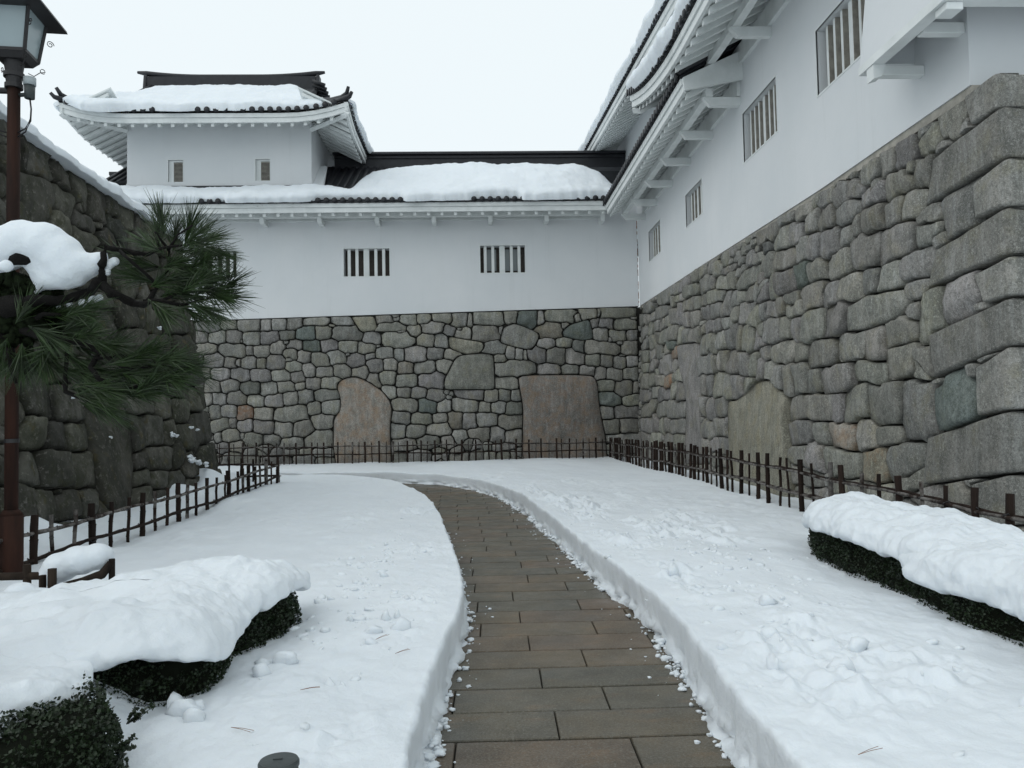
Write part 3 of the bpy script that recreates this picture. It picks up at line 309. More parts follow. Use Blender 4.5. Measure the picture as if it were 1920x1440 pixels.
def catmull(pts, n):
    P = np.array(pts, float); P = np.vstack([2 * P[0] - P[1], P, 2 * P[-1] - P[-2]])
    out = []
    for i in range(1, len(P) - 2):
        t = np.linspace(0, 1, n, endpoint=False)[:, None]; a, b, c, d = P[i - 1], P[i], P[i + 1], P[i + 2]
        out.append(.5 * ((2 * b) + (-a + c) * t + (2 * a - 5 * b + 4 * c - d) * t ** 2 + (-a + 3 * b - 3 * c + d) * t ** 3))
    return np.vstack(out + [P[-2][None]])
RP = [(1.12, .6, 5.35, .6), (1.13, 2.6, 5.35, 2.6), (1.16, 4.05, 5.35, 4.1), (1.21, 5.0, 5.35, 5.1), (1.22, 5.7, 5.35, 5.9), (1.17, 6.6, 5.35, 6.9), (1.07, 7.9, 5.35, 8.4), (.98, 9.5, 5.35, 10.3), (.88, 11.0, 5.35, 12.2), (.72, 13.0, 5.35, 15),
      (.48, 15.0, 5.35, 18.4), (.10, 16.7, 5.35, 22.), (-.43, 18.1, 5.35, 25.5), (-1.05, 19.2, 2.6, 25.5), (-2.2, 20.0, -1.2, 25.5), (-3.5, 20.45, -3.6, 25.5), (-5, 20.7, -5.6, 25.5), (-8, 20.8, -8.6, 25.5), (-13, 20.8, -13, 25.5)]
LP = [(-.30, .6, -5.7, .6), (-.29, 2.6, -5.7, 2.4), (-.28, 3.7, -5.7, 3.5), (-.25, 4.2, -5.7, 4.1), (-.19, 4.9, -5.7, 4.8), (-.14, 5.9, -5.7, 5.8), (-.2, 7.1, -5.7, 7.0), (-.31, 8.4, -5.7, 8.3), (-.44, 10.0, -5.7, 9.8), (-.60, 11.6, -5.7, 11.2),
      (-.92, 13.6, -5.7, 12.9), (-1.32, 15.2, -5.7, 14.4), (-1.95, 16.9, -5.8, 15.8), (-2.8, 18.2, -5.9, 16.8), (-3.7, 18.9, -6.2, 17.3), (-5, 19.5, -7.0, 17.4), (-8, 19.6, -8.6, 17.4), (-13, 19.6, -13, 17.4)]
def hedge_mask(x, y): return sstep(-3.9, -3.1, x) * (1 - sstep(-1.9, -1.45, x)) * sstep(1.6, 2.4, y) * (1 - sstep(5.3, 6.5, y))
def snow_z(x, y, side):
    z = .27 + .035 * fbm(x * .45, y * .3, 0, 3, 3) + .016 * fbm(x * 1.7 + y * .5, y * 1.3, 0, 5, 4)
    near = 1 - sstep(12, 22, y)
    z = z + .011 * fbm(x * 6.5, y * 5, 0, 9, 4, .6) * near * (.35 + .65 * sstep(-.5, .5, fbm(x * .8, y * .6, 0, 13, 2)))
    if side > 0:   # right of the path
        band = sstep(.10, .35, x - edge_x(y, RP)) * (1 - sstep(1.35, 2.3, x - edge_x(y, RP)))
        m = band * sstep(.0, .5, fbm(x * .9 + 4, y * .6, 0, 21, 3) + .12 + .42 * np.exp(-((y - 4.4) / 1.0) ** 2) * np.exp(-((x - 1.9) / .5) ** 2) + .25 * np.exp(-((y - 6.6) / .8) ** 2))
        cl = np.abs(fbm(x * 4.2, y * 4.2, 0, 31, 4, .55))
        chunk = np.maximum(0, vnoise(x * 7, y * 7, 0, 37) - .35) * 1.3
        z = z + m * near * (.060 * (cl - .35) + .045 * chunk) + band * near * .02 * fbm(x * 1.6, y * 1.3, 0, 47, 3)
        z = z + .03 * sstep(3.2, 5, x) * sstep(10, 18, y)
        z = z - .08 * sstep(4.3, 4.9, x)
    else:
        e = edge_x(y, LP) - x
        band = sstep(.08, .3, e) * (1 - sstep(.95, 1.6, e))
        m = band * sstep(.0, .5, fbm(x * .9, y * .6, 0, 41, 3) + .12 + .40 * np.exp(-((y - 3.8) / .7) ** 2) - .05)
        cl = np.abs(fbm(x * 4.6, y * 4.6, 0, 51, 4, .55)); chunk = np.maximum(0, vnoise(x * 7.5, y * 7.5, 0, 57) - .35) * 1.3
        z = z + m * near * (.045 * (cl - .35) + .035 * chunk)
        z = z + .05 * sstep(11, 16, y)
        z = z - .10 * np.exp(-((x + 4.2) / 1.0) ** 2) * sstep(8.5, 9.3, y) * (1 - sstep(12, 13.5, y))
        z = z + hedge_mask(x, y) * .24
        z = z + sstep(4.5, 5.3, -x) * sstep(6.5, 8, y) * (.04 + .26 * np.maximum(0, fbm(x * .8, y * 1.25, 0, 61, 3)) ** 1.2)
        z = z - .20 * np.exp(-(((x + 2.0) / .9) ** 2 + ((y - 2.2) / 1.0) ** 2))
    return z
def edge_x(y, PR):
    return np.interp(y, [p[1] for p in PR], [p[0] for p in PR])
def edge_noise(y, s):
    return .012 * fbm(y * 3.1, y * 0, 0, s, 3)
def field(PR, side, name, ncol=250, nrow=760):
    C = catmull(PR, 24)
    d = np.hypot(*(np.diff(C[:, :2], axis=0).T)); dist = np.maximum(1.6, np.hypot(C[:-1, 0], C[:-1, 1]))
    w = np.concatenate([[0], np.cumsum(d / dist ** .95)]); w /= w[-1]
    t = np.linspace(0, 1, nrow); C = np.stack([np.interp(t, w, C[:, i]) for i in range(4)], 1)
    A, B = C[:, :2], C[:, 2:]
    arc = np.concatenate([[0], np.cumsum(np.hypot(*(np.diff(A, axis=0).T)))])
    D = B - A; L = np.hypot(D[:, 0], D[:, 1])[:, None]; Dn = D / L
    prof = [(-.030, 0), (-.024, .05), (-.014, .12), (-.004, .2), (-.002, .32), (0, .45), (.0, .6), (.0, .75), (.002, .88), (.007, .965), (.020, 1.)]
    # the cut bank: ragged along its length, scraped vertically
    jag = .016 * fbm(arc * 1.7, arc * 0, 0, 71 + side, 4, .55)[:, None] + .006 * np.clip(vnoise(arc * 6, arc * 0, 0, 75) * 5, -1, 1)[:, None]
    lean = (-.01 + .025 * (vnoise(arc * .5, arc * 0, 0, 79) * .5 + .5))[:, None]
    v = np.linspace(0, 1, ncol); ev = (np.exp(2.0 * v) - 1) / (math.exp(2.0) - 1)
    start = .023 + lean + jag * .3
    off = start + ev[None, :] * (L - start)
    X = A[:, :1] + Dn[:, :1] * off; Y = A[:, 1:] + Dn[:, 1:] * off
    Z = snow_z(X, Y, side)
    cols = []
    for k, (o, h) in enumerate(prof[:-1]):
        oo = o + lean * h + jag * (1 - .7 * h)
        scr = .005 * vnoise(arc * 11, arc * 0 + h * 1.2, 0, 83)[:, None] + .004 * vnoise(arc * 30, arc * 0 + h * 3, 0, 84)[:, None]
        oo = oo + (scr if k > 2 else 0) + ((.035 * fbm(arc * 5, arc * 0 + k, 0, 87, 4, .6)[:, None] + .012 * vnoise(arc * 22, arc * 0 + k, 0, 88)[:, None]) if k < 4 else 0)
        cols.append(np.stack([A[:, :1] + Dn[:, :1] * oo, A[:, 1:] + Dn[:, 1:] * oo, np.full_like(oo, -.03 if k == 0 else 0) + Z[:, :1] * h], -1))
    P = np.concatenate(cols + [np.stack([X, Y, Z], -1)], 1)
    o = link(name, gridmesh(name, P, M['snow'])); tag(o, kind='structure')
    return A, Dn, arc
RA, RD, RARC = field(RP, 1, 'snow_ground')
LA, LD, LARC = field(LP, -1, 'snow_ground')

# path: bed plus pavers
path = link('path', None); bpy.data.objects.remove(path)
path = tag(link('path', mesh('path', [(-14, .2, -.02), (2.2, .2, -.02), (2.2, 21.5, -.02), (-14, 21.5, -.02)], [(0, 1, 2, 3)], M['sand'])), kind='structure')
def paver_mesh(L, W):
    b = .004; g_ = .0035; gy = .0105; x0, x1, y0, y1 = g_, L - g_, gy, W - gy
    vs_ = [(x0, y0, -.03), (x1, y0, -.03), (x1, y1, -.03), (x0, y1, -.03), (x0, y0, -.006), (x1, y0, -.006), (x1, y1, -.006), (x0, y1, -.006),
           (x0 + b, y0 + b, 0), (x1 - b, y0 + b, 0), (x1 - b, y1 - b, 0), (x0 + b, y1 - b, 0)]
    fs = [(8, 9, 10, 11)] + [(i, (i + 1) % 4, 4 + (i + 1) % 4, 4 + i) for i in range(4)] + [(4 + i, 4 + (i + 1) % 4, 8 + (i + 1) % 4, 8 + i) for i in range(4)]
    return mesh('paver', vs_, fs, M['paver'])
PM = paver_mesh(.84, .368)
th = R(-1.2); cu, su = math.cos(th), math.sin(th)
npv = 0
for j in range(-2, 56):
    for i in range(-18, 4):
        lx, ly = -.16 + i * .84 + (.42 if j % 2 else 0) + (.04 * ((j * 7) % 5 - 2)), 1.35 + j * .368
        x, y = lx * cu - (ly) * su - .06, lx * su + ly * cu
        cx_, cy_ = x + .42, y + .18
        if cy_ < 16.0:
            ok = (edge_x(cy_, LP) - .55 < cx_ < edge_x(cy_, RP) + .55)
        else: ok = -6 < cx_ < edge_x(cy_, RP) + .55 and cx_ > edge_x(cy_, LP) - .55
        if cy_ > 21.2 or not ok or cx_ < -6: continue
        o = link('paver', PM, path); o.location = (x, y, random.uniform(-.002, .001)); o.rotation_euler = (random.uniform(-.003, .003), random.uniform(-.003, .003), th + random.uniform(-.002, .002)); npv += 1

# crumbs of snow broken off the cut banks, and small lumps lying on the pavers
def ico(sub=1):
    bm = bmesh.new(); bmesh.ops.create_icosphere(bm, subdivisions=sub, radius=1)
    v = np.array([p.co[:] for p in bm.verts]); f = [tuple(x.index for x in q.verts) for q in bm.faces]; bm.free(); return v, f
IV, IF = ico(2)
def blob(c, r, sq=(1, 1, .7), s=0, amp=.25):
    n = 1 + amp * fbm(IV[:, 0] * 1.6 + c[0] * 9, IV[:, 1] * 1.6 + c[1] * 9, IV[:, 2] * 1.6, s, 2)
    return IV * n[:, None] * np.array(sq) * r + np.array(c)
mb = MB(); rr = random.Random(4)
for A, D_, arc, n in ((RA, RD, RARC, 1500), (LA, LD, LARC, 1200)):
    for k in range(n):
        s = rr.uniform(0, 1) ** 1.6 * min(arc[-1], 16)
        i = min(len(arc) - 1, int(np.searchsorted(arc, s)))
        dens = vnoise(s * 1.9, 0, 0, 91 + n)
        if dens < .05 and rr.random() < .75: continue
        r = rr.choice([.005, .006, .008, .010, .013, .018, .026]) * rr.uniform(.7, 1.2)
        out = rr.gauss(-.045, .022) if rr.random() < .9 else rr.uniform(-.25, -.07)
        if out < -.08: r *= .5
        p = A[i] + D_[i] * (out)
        mb.add(blob((p[0], p[1], r * .4 + (rr.uniform(0, .03) if out > -.04 else 0)), r, (rr.uniform(.8, 1.3), 1, rr.uniform(.5, .8)), k, .5), IF)
o = mb.build('snow_crumbs', M['snow'], smooth=True, fix=False); tag(o, 'small crumbs of snow fallen along both cut edges of the paved path', 'snow', kind='stuff')

# lumps and slabs thrown on the snow beside the path
def clod_field(seed, n, fx_, name, label):
    rr = random.Random(seed); mb = MB()
    for k in range(n):
        x, y, r = fx_(rr); side = 1 if x > .5 else -1
        z = float(snow_z(np.array([x]), np.array([y]), side)[0])
        a = rr.uniform(0, 6.3); V = blob((0, 0, 0), r, (1, rr.uniform(.5, .9), rr.uniform(.35, .75)), k + seed, .35)
        ca, sa = math.cos(a), math.sin(a); tl = rr.uniform(-.5, .5)
        V = np.stack([V[:, 0] * ca - V[:, 1] * sa, V[:, 0] * sa + V[:, 1] * ca, V[:, 2] + V[:, 0] * tl], 1) + np.array((x, y, z - r * .12))
        mb.add(V, IF)
    tag(mb.build(name, M['snow'], smooth=True, fix=False), label, 'snow', kind='stuff')
clod_field(5, 240, lambda q: (q.gauss(1.95, .38), abs(q.gauss(4.9, 1.9)) + 2.4, q.choice([.012, .016, .022, .03, .045])), 'snow_clods', 'broken clods of shovelled snow heaped right of the path')
clod_field(6, 170, lambda q: (q.gauss(-.85, .2), abs(q.gauss(4.0, 1.6)) + 2.3, q.choice([.012, .02, .03, .045])), 'snow_clods', 'broken clods of shovelled snow left of the path by the low bush')

mb = MB()
for k, (x, y, r, sq) in enumerate([(-.50, 4.98, .055, (1, .8, 1.1)), (-.62, 5.20, .045, (.6, .6, 1.3)), (-.55, 5.24, .04, (.6, .6, 1.2)), (-.66, 4.9, .045, (1.2, .8, .7)), (-1.30, 3.60, .06, (1.2, .8, .9)), (-1.24, 3.53, .045, (1, .7, .9)), (-1.36, 3.66, .05, (.8, .9, 1.2)), (-1.28, 3.68, .035, (1, .9, .8)), (-1.12, 4.15, .05, (1, 1, .8)), (-1.05, 4.35, .06, (1.2, .8, .8)), (.98 + .45, 3.95, .05, (.5, 1, 1.1)), (1.75, 3.9, .06, (1, .7, .9)), (1.98, 4.2, .055, (1.1, .8, .8)), (1.62, 4.5, .05, (1, .7, 1)), (1.85, 5.2, .05, (1, 1, .9)), (1.5, 6.3, .045, (1, 1, .9))]):
    z = float(snow_z(np.array([x]), np.array([y]), 1 if x > .5 else -1)[0]); mb.add(blob((x, y, z + r * .15), r, sq, k + 300, .45), IF)
tag(mb.build('snow_clods', M['snow'], smooth=True, fix=False), 'larger pointed lumps of snow standing beside the path', 'snow', kind='stuff')
# fallen pine needles
def needle(x, y, a, L, n=2):
    z = float(snow_z(np.array([x]), np.array([y]), 1 if x > .5 else -1)[0]) + .012
    mb = MB()
    for k in range(n):
        b = a + k * .16; mb.tube([(x, y, z), (x + math.cos(b) * L * .5, y + math.sin(b) * L * .5, z + .004), (x + math.cos(b) * L, y + math.sin(b) * L, z + .003)], .0011, 4)
    return mb.build('pine_needle', M['brown'], fix=False)
for x, y, a, L, lab in [(-.62, 4.72, .9, .11, 'brown fallen pine needles on the snow just left of the path'), (-.48, 4.45, .7, .10, 'second pair of brown needles lying nearer the path edge'),
    (-1.05, 3.42, -.6, .12, 'brown needle pair above the round ground lamp'), (1.36, 2.92, .35, .12, 'forked brown needles at the bottom right of the snow'),
    (-.86, 3.85, .2, .09, 'short brown needles among clods left of the path')]:
    tag(needle(x, y, a, L), lab, 'pine needle', 'pine needles fallen on the snow')

# ------------------------------------------------------------------ stone walls
def parse(t):
    o = []
    for w in t.split():
        v = [float(x) for x in w.split(',')]; o.append((v[0], v[1], v[2], v[3], int(v[4]) if len(v) > 4 else 0))
    return o
def sd_poly(P, X, Z):
    P = np.array(P); d = np.full(X.shape, 1e9); ins = np.zeros(X.shape, bool); n = len(P)
    for i in range(n):
        a, b = P[i], P[(i + 1) % n]; e = b - a; wx, wz = X - a[0], Z - a[1]
        t = np.clip((wx * e[0] + wz * e[1]) / max(1e-9, e @ e), 0, 1)
        d = np.minimum(d, (wx - e[0] * t) ** 2 + (wz - e[1] * t) ** 2)
        c = ((a[1] <= Z) & (b[1] > Z)) | ((b[1] <= Z) & (a[1] > Z))
        with np.errstate(divide='ignore', invalid='ignore'):
            xi = a[0] + (Z - a[1]) / (b[1] - a[1] if b[1] != a[1] else 1e-9) * e[0]
        ins ^= c & (X < xi)
    d = np.sqrt(d); return np.where(ins, -d, d)
TINT = {0: (1, 1, 1, 1), 1: (.62, .64, .65, 1), 2: (.60, .69, .70, 1), 3: (1.0, .86, .78, .15), 4: (1.03, 1.0, .94, .93), 5: (1.10, 1.07, 1.03, .58), 6: (1, .94, .86, .6)}
def stone_wall(name, sites, polys, place, normal, umin, umax, zmin, ztop, mat, parent, gap=.011, bulge=.05, K=26, umax_z=None, seed=1, cap=300, fill=(.10, .07), filltint=0, depth=.2, cornersp=()):
    """place(u,z,n) -> xyz ; every site is one stone"""
    rr = random.Random(seed); nr = np.random.default_rng(seed)
    S = np.array([s[:4] for s in sites]); kinds = [s[4] for s in sites]
    rot = list(nr.uniform(-.13, .13, len(S))); pw = list(nr.uniform(3.0, 7, len(S)))
    S = [list(s) for s in S]
    def warp(X, Z): return X + .028 * fbm(X * 3.1, Z * 3.1, 0, 101, 3), Z + .028 * fbm(X * 3.1, Z * 3.1, 5, 107, 3)
    def dist(X, Z, idx=None, w=None):
        wx, wz = w if w is not None else warp(X, Z)
        out = []
        for i in (idx if idx is not None else range(len(S))):
            u, z, a, b = S[i]; c, s_ = math.cos(rot[i]), math.sin(rot[i])
            dx, dz = wx - u, wz - z; p = pw[i]
            e = np.abs((dx * c + dz * s_) / a) ** p + np.abs((-dx * s_ + dz * c) / b) ** p
            out.append(e ** (1 / p))
        return out
    allp = [p for p, k in polys] + list(cornersp)
    # fill empty spots
    gu = np.arange(umin, umax, .05); gz = np.arange(max(zmin, .0), 5.8, .05); GX, GZ = np.meshgrid(gu, gz)
    ok = GZ < ztop(GX)
    if umax_z: ok &= GX < umax_z(GZ)
    for p in allp: ok &= sd_poly(p, GX, GZ) > .02
    Dm = np.full(GX.shape, 99.)
    GW = warp(GX, GZ)
    for d in dist(GX, GZ, None, GW): Dm = np.minimum(Dm, d)
    for p in allp: Dm = np.where(sd_poly(p, GX, GZ) < .03, 0, Dm)
    n0 = len(S)
    for it in range(900):
        Q = np.where(ok, Dm, 0); k = int(Q.argmax()); q = Q.flat[k]
        if q < 1.5: break
        u, z = GX.flat[k], GZ.flat[k]
        dist_edge = 0
        # how much room
        a = fill[0] * rr.uniform(.7, 1.25); b = fill[1] * rr.uniform(.8, 1.25)
        if q > 2.2: a *= 1.5; b *= 1.5
        S.append([u, z, a, b]); rot.append(rr.uniform(-.3, .3)); pw.append(rr.uniform(2.4, 3.5)); kinds.append(filltint)
        Dm = np.minimum(Dm, dist(GX, GZ, [len(S) - 1], GW)[0])
    SA = np.array(S)
    ang = np.arange(K) * 2 * math.pi / K
    res = []
    steps = np.linspace(0, 1, 44)[1:]
    for i in range(len(S)):
        u, z, a, b = S[i]
        if z < zmin - .1: continue
        near = np.nonzero((np.abs(SA[:, 0] - u) < (SA[:, 2] + a) * 1.5 + .1) & (np.abs(SA[:, 1] - z) < (SA[:, 3] + b) * 1.5 + .1))[0]
        near = [j for j in near if j != i]
        Rm = 1.85 / ((np.abs(np.cos(ang)) / a) ** 3 + (np.abs(np.sin(ang)) / b) ** 3) ** (1 / 3)
        X = u + np.cos(ang)[:, None] * Rm[:, None] * steps; Z = z + np.sin(ang)[:, None] * Rm[:, None] * steps
        W_ = warp(X, Z); d0 = dist(X, Z, [i], W_)[0]; dn = np.full(X.shape, 99.)
        for d in dist(X, Z, near, W_): dn = np.minimum(dn, d)
        bad = (d0 > dn) | (d0 > 1.5) | (Z > ztop(X)) | (X < umin) | (X > umax)
        if umax_z: bad |= X > umax_z(Z)
        for p in allp: bad |= sd_poly(p, X, Z) < .008
        first = np.where(bad.any(1), bad.argmax(1), len(steps))
        r = np.where(first > 0, (first - .5) / len(steps), .5 / len(steps)) * Rm
        if r.mean() < .022 or (first == 0).sum() > K // 3: continue
        res.append((np.stack([u + np.cos(ang) * r, z + np.sin(ang) * r], 1), (u, z), kinds[i], i >= n0))
    for p, k in polys:
        P = np.array(p); c = P.mean(0)
        # resample outline
        Q = np.vstack([P, P[:1]]); L = np.concatenate([[0], np.cumsum(np.hypot(*np.diff(Q, axis=0).T))]); n = max(K, int(L[-1] / .12))
        t = np.linspace(0, L[-1], n, endpoint=False); out = np.stack([np.interp(t, L, Q[:, 0]), np.interp(t, L, Q[:, 1])], 1)
        out = .5 * out + .25 * (np.roll(out, 1, 0) + np.roll(out, -1, 0))
        res.append((out, tuple(c), k, False))
    res.sort(key=lambda q: -np.ptp(q[0][:, 0]) * np.ptp(q[0][:, 1]))
    small = MB()
    for q, (out, c, k, filler) in enumerate(res):
        c = out.mean(0); n = len(out); size = math.sqrt(np.ptp(out[:, 0]) * np.ptp(out[:, 1]))
        rad = out - c; rl = np.hypot(rad[:, 0], rad[:, 1])[:, None]; dr = rad / rl
        B = min(bulge * rr.uniform(.7, 1.3), size * .16) * (1 if not filler else .7)
        tu, tz = rr.uniform(-.11, .11), rr.uniform(-.10, .14); push = rr.uniform(-.02, .02) - (.02 if filler else 0)
        fa = [(rr.uniform(0, 6.28), rr.uniform(.0, .28) * size, rr.uniform(.12, .38)) for _ in range(3)]
        rings = [(gap, None, -depth), (gap, None, -.05), (gap + min(.007, size * .03), None, -.008), (gap + min(.020, size * .07), None, .75 * B), (None, .72, .9 * B), (None, .48, B), (None, .24, B)]
        V = []
        for g_, f_, h in rings:
            if f_ is None: pts = c + dr * np.maximum(rl - g_, rl * .55)
            else: pts = c + rad * f_
            nz = .010 * fbm(pts[:, 0] * 9 + q, pts[:, 1] * 9, 0, 113, 2) + .02 * fbm(pts[:, 0] * 2.5 + q, pts[:, 1] * 2.5, 0, 117, 2) if h > 0 else np.zeros(n)
            fac = np.zeros(n)
            for a_, k_, s_ in fa: fac = np.minimum(fac, -s_ * np.maximum(0, (pts[:, 0] - c[0]) * math.cos(a_) + (pts[:, 1] - c[1]) * math.sin(a_) - k_))
            fac = np.maximum(fac, -.06)
            hh = h + push + nz + np.clip(tu * (pts[:, 0] - c[0]) + tz * (pts[:, 1] - c[1]) + fac, -.075, .05) * (h > -.04)
            V.append(np.array([place(a_, b_, h_) for (a_, b_), h_ in zip(pts, hh)]))
        V.append(np.array([place(c[0], c[1], B + push)]))
        F = []
        for r_ in range(len(rings) - 1):
            for j in range(n): F.append((r_ * n + j, r_ * n + (j + 1) % n, (r_ + 1) * n + (j + 1) % n, (r_ + 1) * n + j))
        e = len(rings) * n
        for j in range(n): F.append(((len(rings) - 1) * n + j, (len(rings) - 1) * n + (j + 1) % n, e))
        V = np.vstack(V)
        if q < cap:
            w = rr.uniform(.82, 1.16); t = TINT[k]
            o = link(name, mesh(name, V, F, mat, True), parent, (t[0] * w, t[1] * w * rr.uniform(.97, 1.02), t[2] * w * rr.uniform(.93, 1.03), t[3]))
            if k == 3: o['label'] = 'orange stained stone'
            elif k == 2: o['label'] = 'blue grey stone'
        else: small.add(V, F)
    if small.v: tag(small.build('chinking_stones', mat, parent, True, fix=False), kind='stuff')
    return len(res)
# face profiles
fb = lambda z: 25.46 - .035 * (5 - z)
fr_ = lambda z: 5.20 - .035 * (5 - z)
fl = lambda z: -5.3 - (.215 * z - .0075 * z * z)
def place_b(u, z, n): return (u, fb(z) - n, z)
def place_r(u, z, n): return (fr_(z) - n, u, z)
def place_l(u, z, n): return (fl(z) + n * .98, u, z + n * .2)
top_b = lambda u: 4.80 + .26 * (np.asarray(u) + 9) / 14.2
top_r = lambda u: np.interp(u, [7.4, 9, 11.8, 17.2, 25.4], [4.86, 4.84, 4.86, 4.97, 5.06])
top_l = lambda u: np.interp(u, [10, 12, 14, 17.4], [5.70, 5.58, 5.5, 5.46])

wb = thing('stone_wall', (-1.5, 25.3, 0), 'grey fitted stone wall at the end of the courtyard with two huge rust stained slabs', 'stone wall')
mb = MB(); mb.hexa([(-13, fb(-.2) + .13, -.2), (5.6, fb(-.2) + .13, -.2), (5.6, 27, -.2), (-13, 27, -.2), (-13, fb(4.7) + .13, 4.745), (5.6, fb(4.7) + .13, 5.06), (5.6, 27, 5.14), (-13, 27, 4.80)]); mb.build('wall_core', M['gap'], wb)
NB = stone_wall('stone', parse(STONES_BACK), BIG_BACK, place_b, None, -9.6, 5.16, .1, top_b, M['stone'], wb, gap=.007, bulge=.026, seed=3)

wr = thing('stone_wall', (5.1, 16, 0), 'tall grey stone wall on the right, running back from its long corner stones', 'stone wall')
mb = MB(); mb.hexa([(fr_(-.2) + .13, 7.75, -.2), (7.2, 7.75, -.2), (7.2, 25.6, -.2), (fr_(-.2) + .13, 25.6, -.2), (fr_(4.8) + .13, 7.9, 4.8), (7.2, 7.9, 4.8), (7.2, 25.6, 4.9), (fr_(4.8) + .13, 25.6, 4.9)]); mb.build('wall_core', M['gap'], wr)
cps = []
for lt, lb, at, ab in CORNER: cps.append([lt, lb, (7.2, ab[1]), (7.2, at[1])] if True else 0)
cps2 = [[lt, lb, (ab[0], ab[1]), (7.0, ab[1]), (7.0, at[1]), at] for lt, lb, at, ab in CORNER]
NR = stone_wall('stone', parse(STONES_RIGHT), BIG_RIGHT, place_r, None, 7.45, 25.36, .1, top_r, M['stone'], wr, gap=.005, bulge=.028, seed=5, cap=291, fill=(.13, .08), cornersp=cps2)
# long corner stones, wrapping round the arris
for k, (lt, lb, at, ab) in enumerate(CORNER):
    rr = random.Random(50 + k); nu, nv, nw = 22, 26, 9
    W = 1.25 if (lt[0] - at[0]) < .6 else .62      # depth along the near face
    prof = []
    # path along the face: left end back edge -> left end -> arris -> near face right end
    yl = .5 * (lt[0] + lb[0]); ya = .5 * (at[0] + ab[0])
    us = [('s', yl + .0, -.2)] + [('s', yl + (ya - yl) * i / nu, 0) for i in range(nu + 1)] + [('n', i / nw * W * 1.6, 0) for i in range(1, nw + 1)]
    P = []
    gp = .005
    for q, (kd, s, nn) in enumerate(us):
        col = []
        for j in range(nv + 3):
            v = min(max((j - 1) / nv, 0), 1); rec = 1 if j in (0, nv + 2) else 0
            if kd == 's':
                f = (s - yl) / (ya - yl) if nn == 0 else 0.
                zt = lt[1] + (at[1] - lt[1]) * f - gp; zb = lb[1] + (ab[1] - lb[1]) * f + gp
                z = zb + (zt - zb) * v; sh = (lb[0] - lt[0]) * (.5 - v) * (1 - f)
                edge = min(v, 1 - v); bul = .030 * (1 - (1 - min(1, edge * 20)) ** 2) * min(1, f * 16 + .2) + .022 * float(fbm(np.array([s * 1.7]), np.array([z * 1.7]), 0, 130 + k, 4)[0])
                if f > .96: bul -= .04 * (f - .96) / .04
                x = fr_(z) - bul + (.18 if rec else 0) + (.2 if nn else 0); col.append((x, s + sh + gp * (f < .01) * -1, z))
            else:
                f = s / (W * 1.6); zt = at[1] - gp - .02 * math.sin(f * 3) - .04 * f; zb = ab[1] + gp - .04 * f
                z = zb + (zt - zb) * v; edge = min(v, 1 - v)
                bul = .030 * (1 - (1 - min(1, edge * 20)) ** 2) + .012 * float(fbm(np.array([s * 1.7]), np.array([z * 1.7]), 3, 140 + k, 3)[0])
                y = ya - bul + .02 + (.18 if rec else 0); col.append((fr_(z) + .03 + s, y, z))
        P.append(col)
    P = np.array(P); me = gridmesh('corner_stone', P, M['stone'])
    w = rr.uniform(.78, 1.0); o = link('corner_stone', me, wr, (w, w * 1.0, w * .99, 1))
mb = MB()
for k in range(10): mb.box(6.6 + .02 * k, 9, 7.5, 7.9, k * .48, k * .48 + .46)
mb.build('corner_stone', M['stone'], wr, bevel=.03)

wl = thing('stone_wall', (-5.6, 14, 0), 'dark mossy battered stone wall on the left with snow along its top', 'stone wall')
mb = MB(); zz = [-.2, 1, 2, 3, 4, 5, 5.44]; pr = [(fl(z) - .14, z) for z in zz] + [(-11, 5.44), (-11, -.2)]
Fr((0, 0, 0), (0, 1, 0), (1, 0, 0)).prism(mb, pr, 6.0, 16.95); mb.build('wall_core', M['gap'], wl)
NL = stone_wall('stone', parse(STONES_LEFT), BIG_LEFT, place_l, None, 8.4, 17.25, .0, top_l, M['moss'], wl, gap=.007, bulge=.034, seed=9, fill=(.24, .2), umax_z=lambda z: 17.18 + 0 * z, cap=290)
print('stones', NB, NR, NL)

# ------------------------------------------------------------------ buildings
def holed_wall(fr, u0, u1, z0f, z1, holes, th, name, parent, v0=0.):
    """wall slab with openings; z0f gives the sloping lower edge"""
    us = sorted({u0, u1} | {h[0] for h in holes} | {h[1] for h in holes}); mb = MB()
    for a, b in zip(us[:-1], us[1:]):
        hs = sorted([h for h in holes if h[0] <= a + 1e-6 and h[1] >= b - 1e-6], key=lambda h: h[2]); z = None
        for h in hs + [None]:
            top = h[2] if h else z1
            if z is None: pts = (z0f(a), z0f(b))
            else: pts = (z, z)
            mb.hexa([fr.p(a, v0, pts[0]), fr.p(b, v0, pts[1]), fr.p(b, v0 - th, pts[1]), fr.p(a, v0 - th, pts[0]), fr.p(a, v0, top), fr.p(b, v0, top), fr.p(b, v0 - th, top), fr.p(a, v0 - th, top)])
            if h: z = h[3]
    return mb.build(name, M['plaster'], parent)
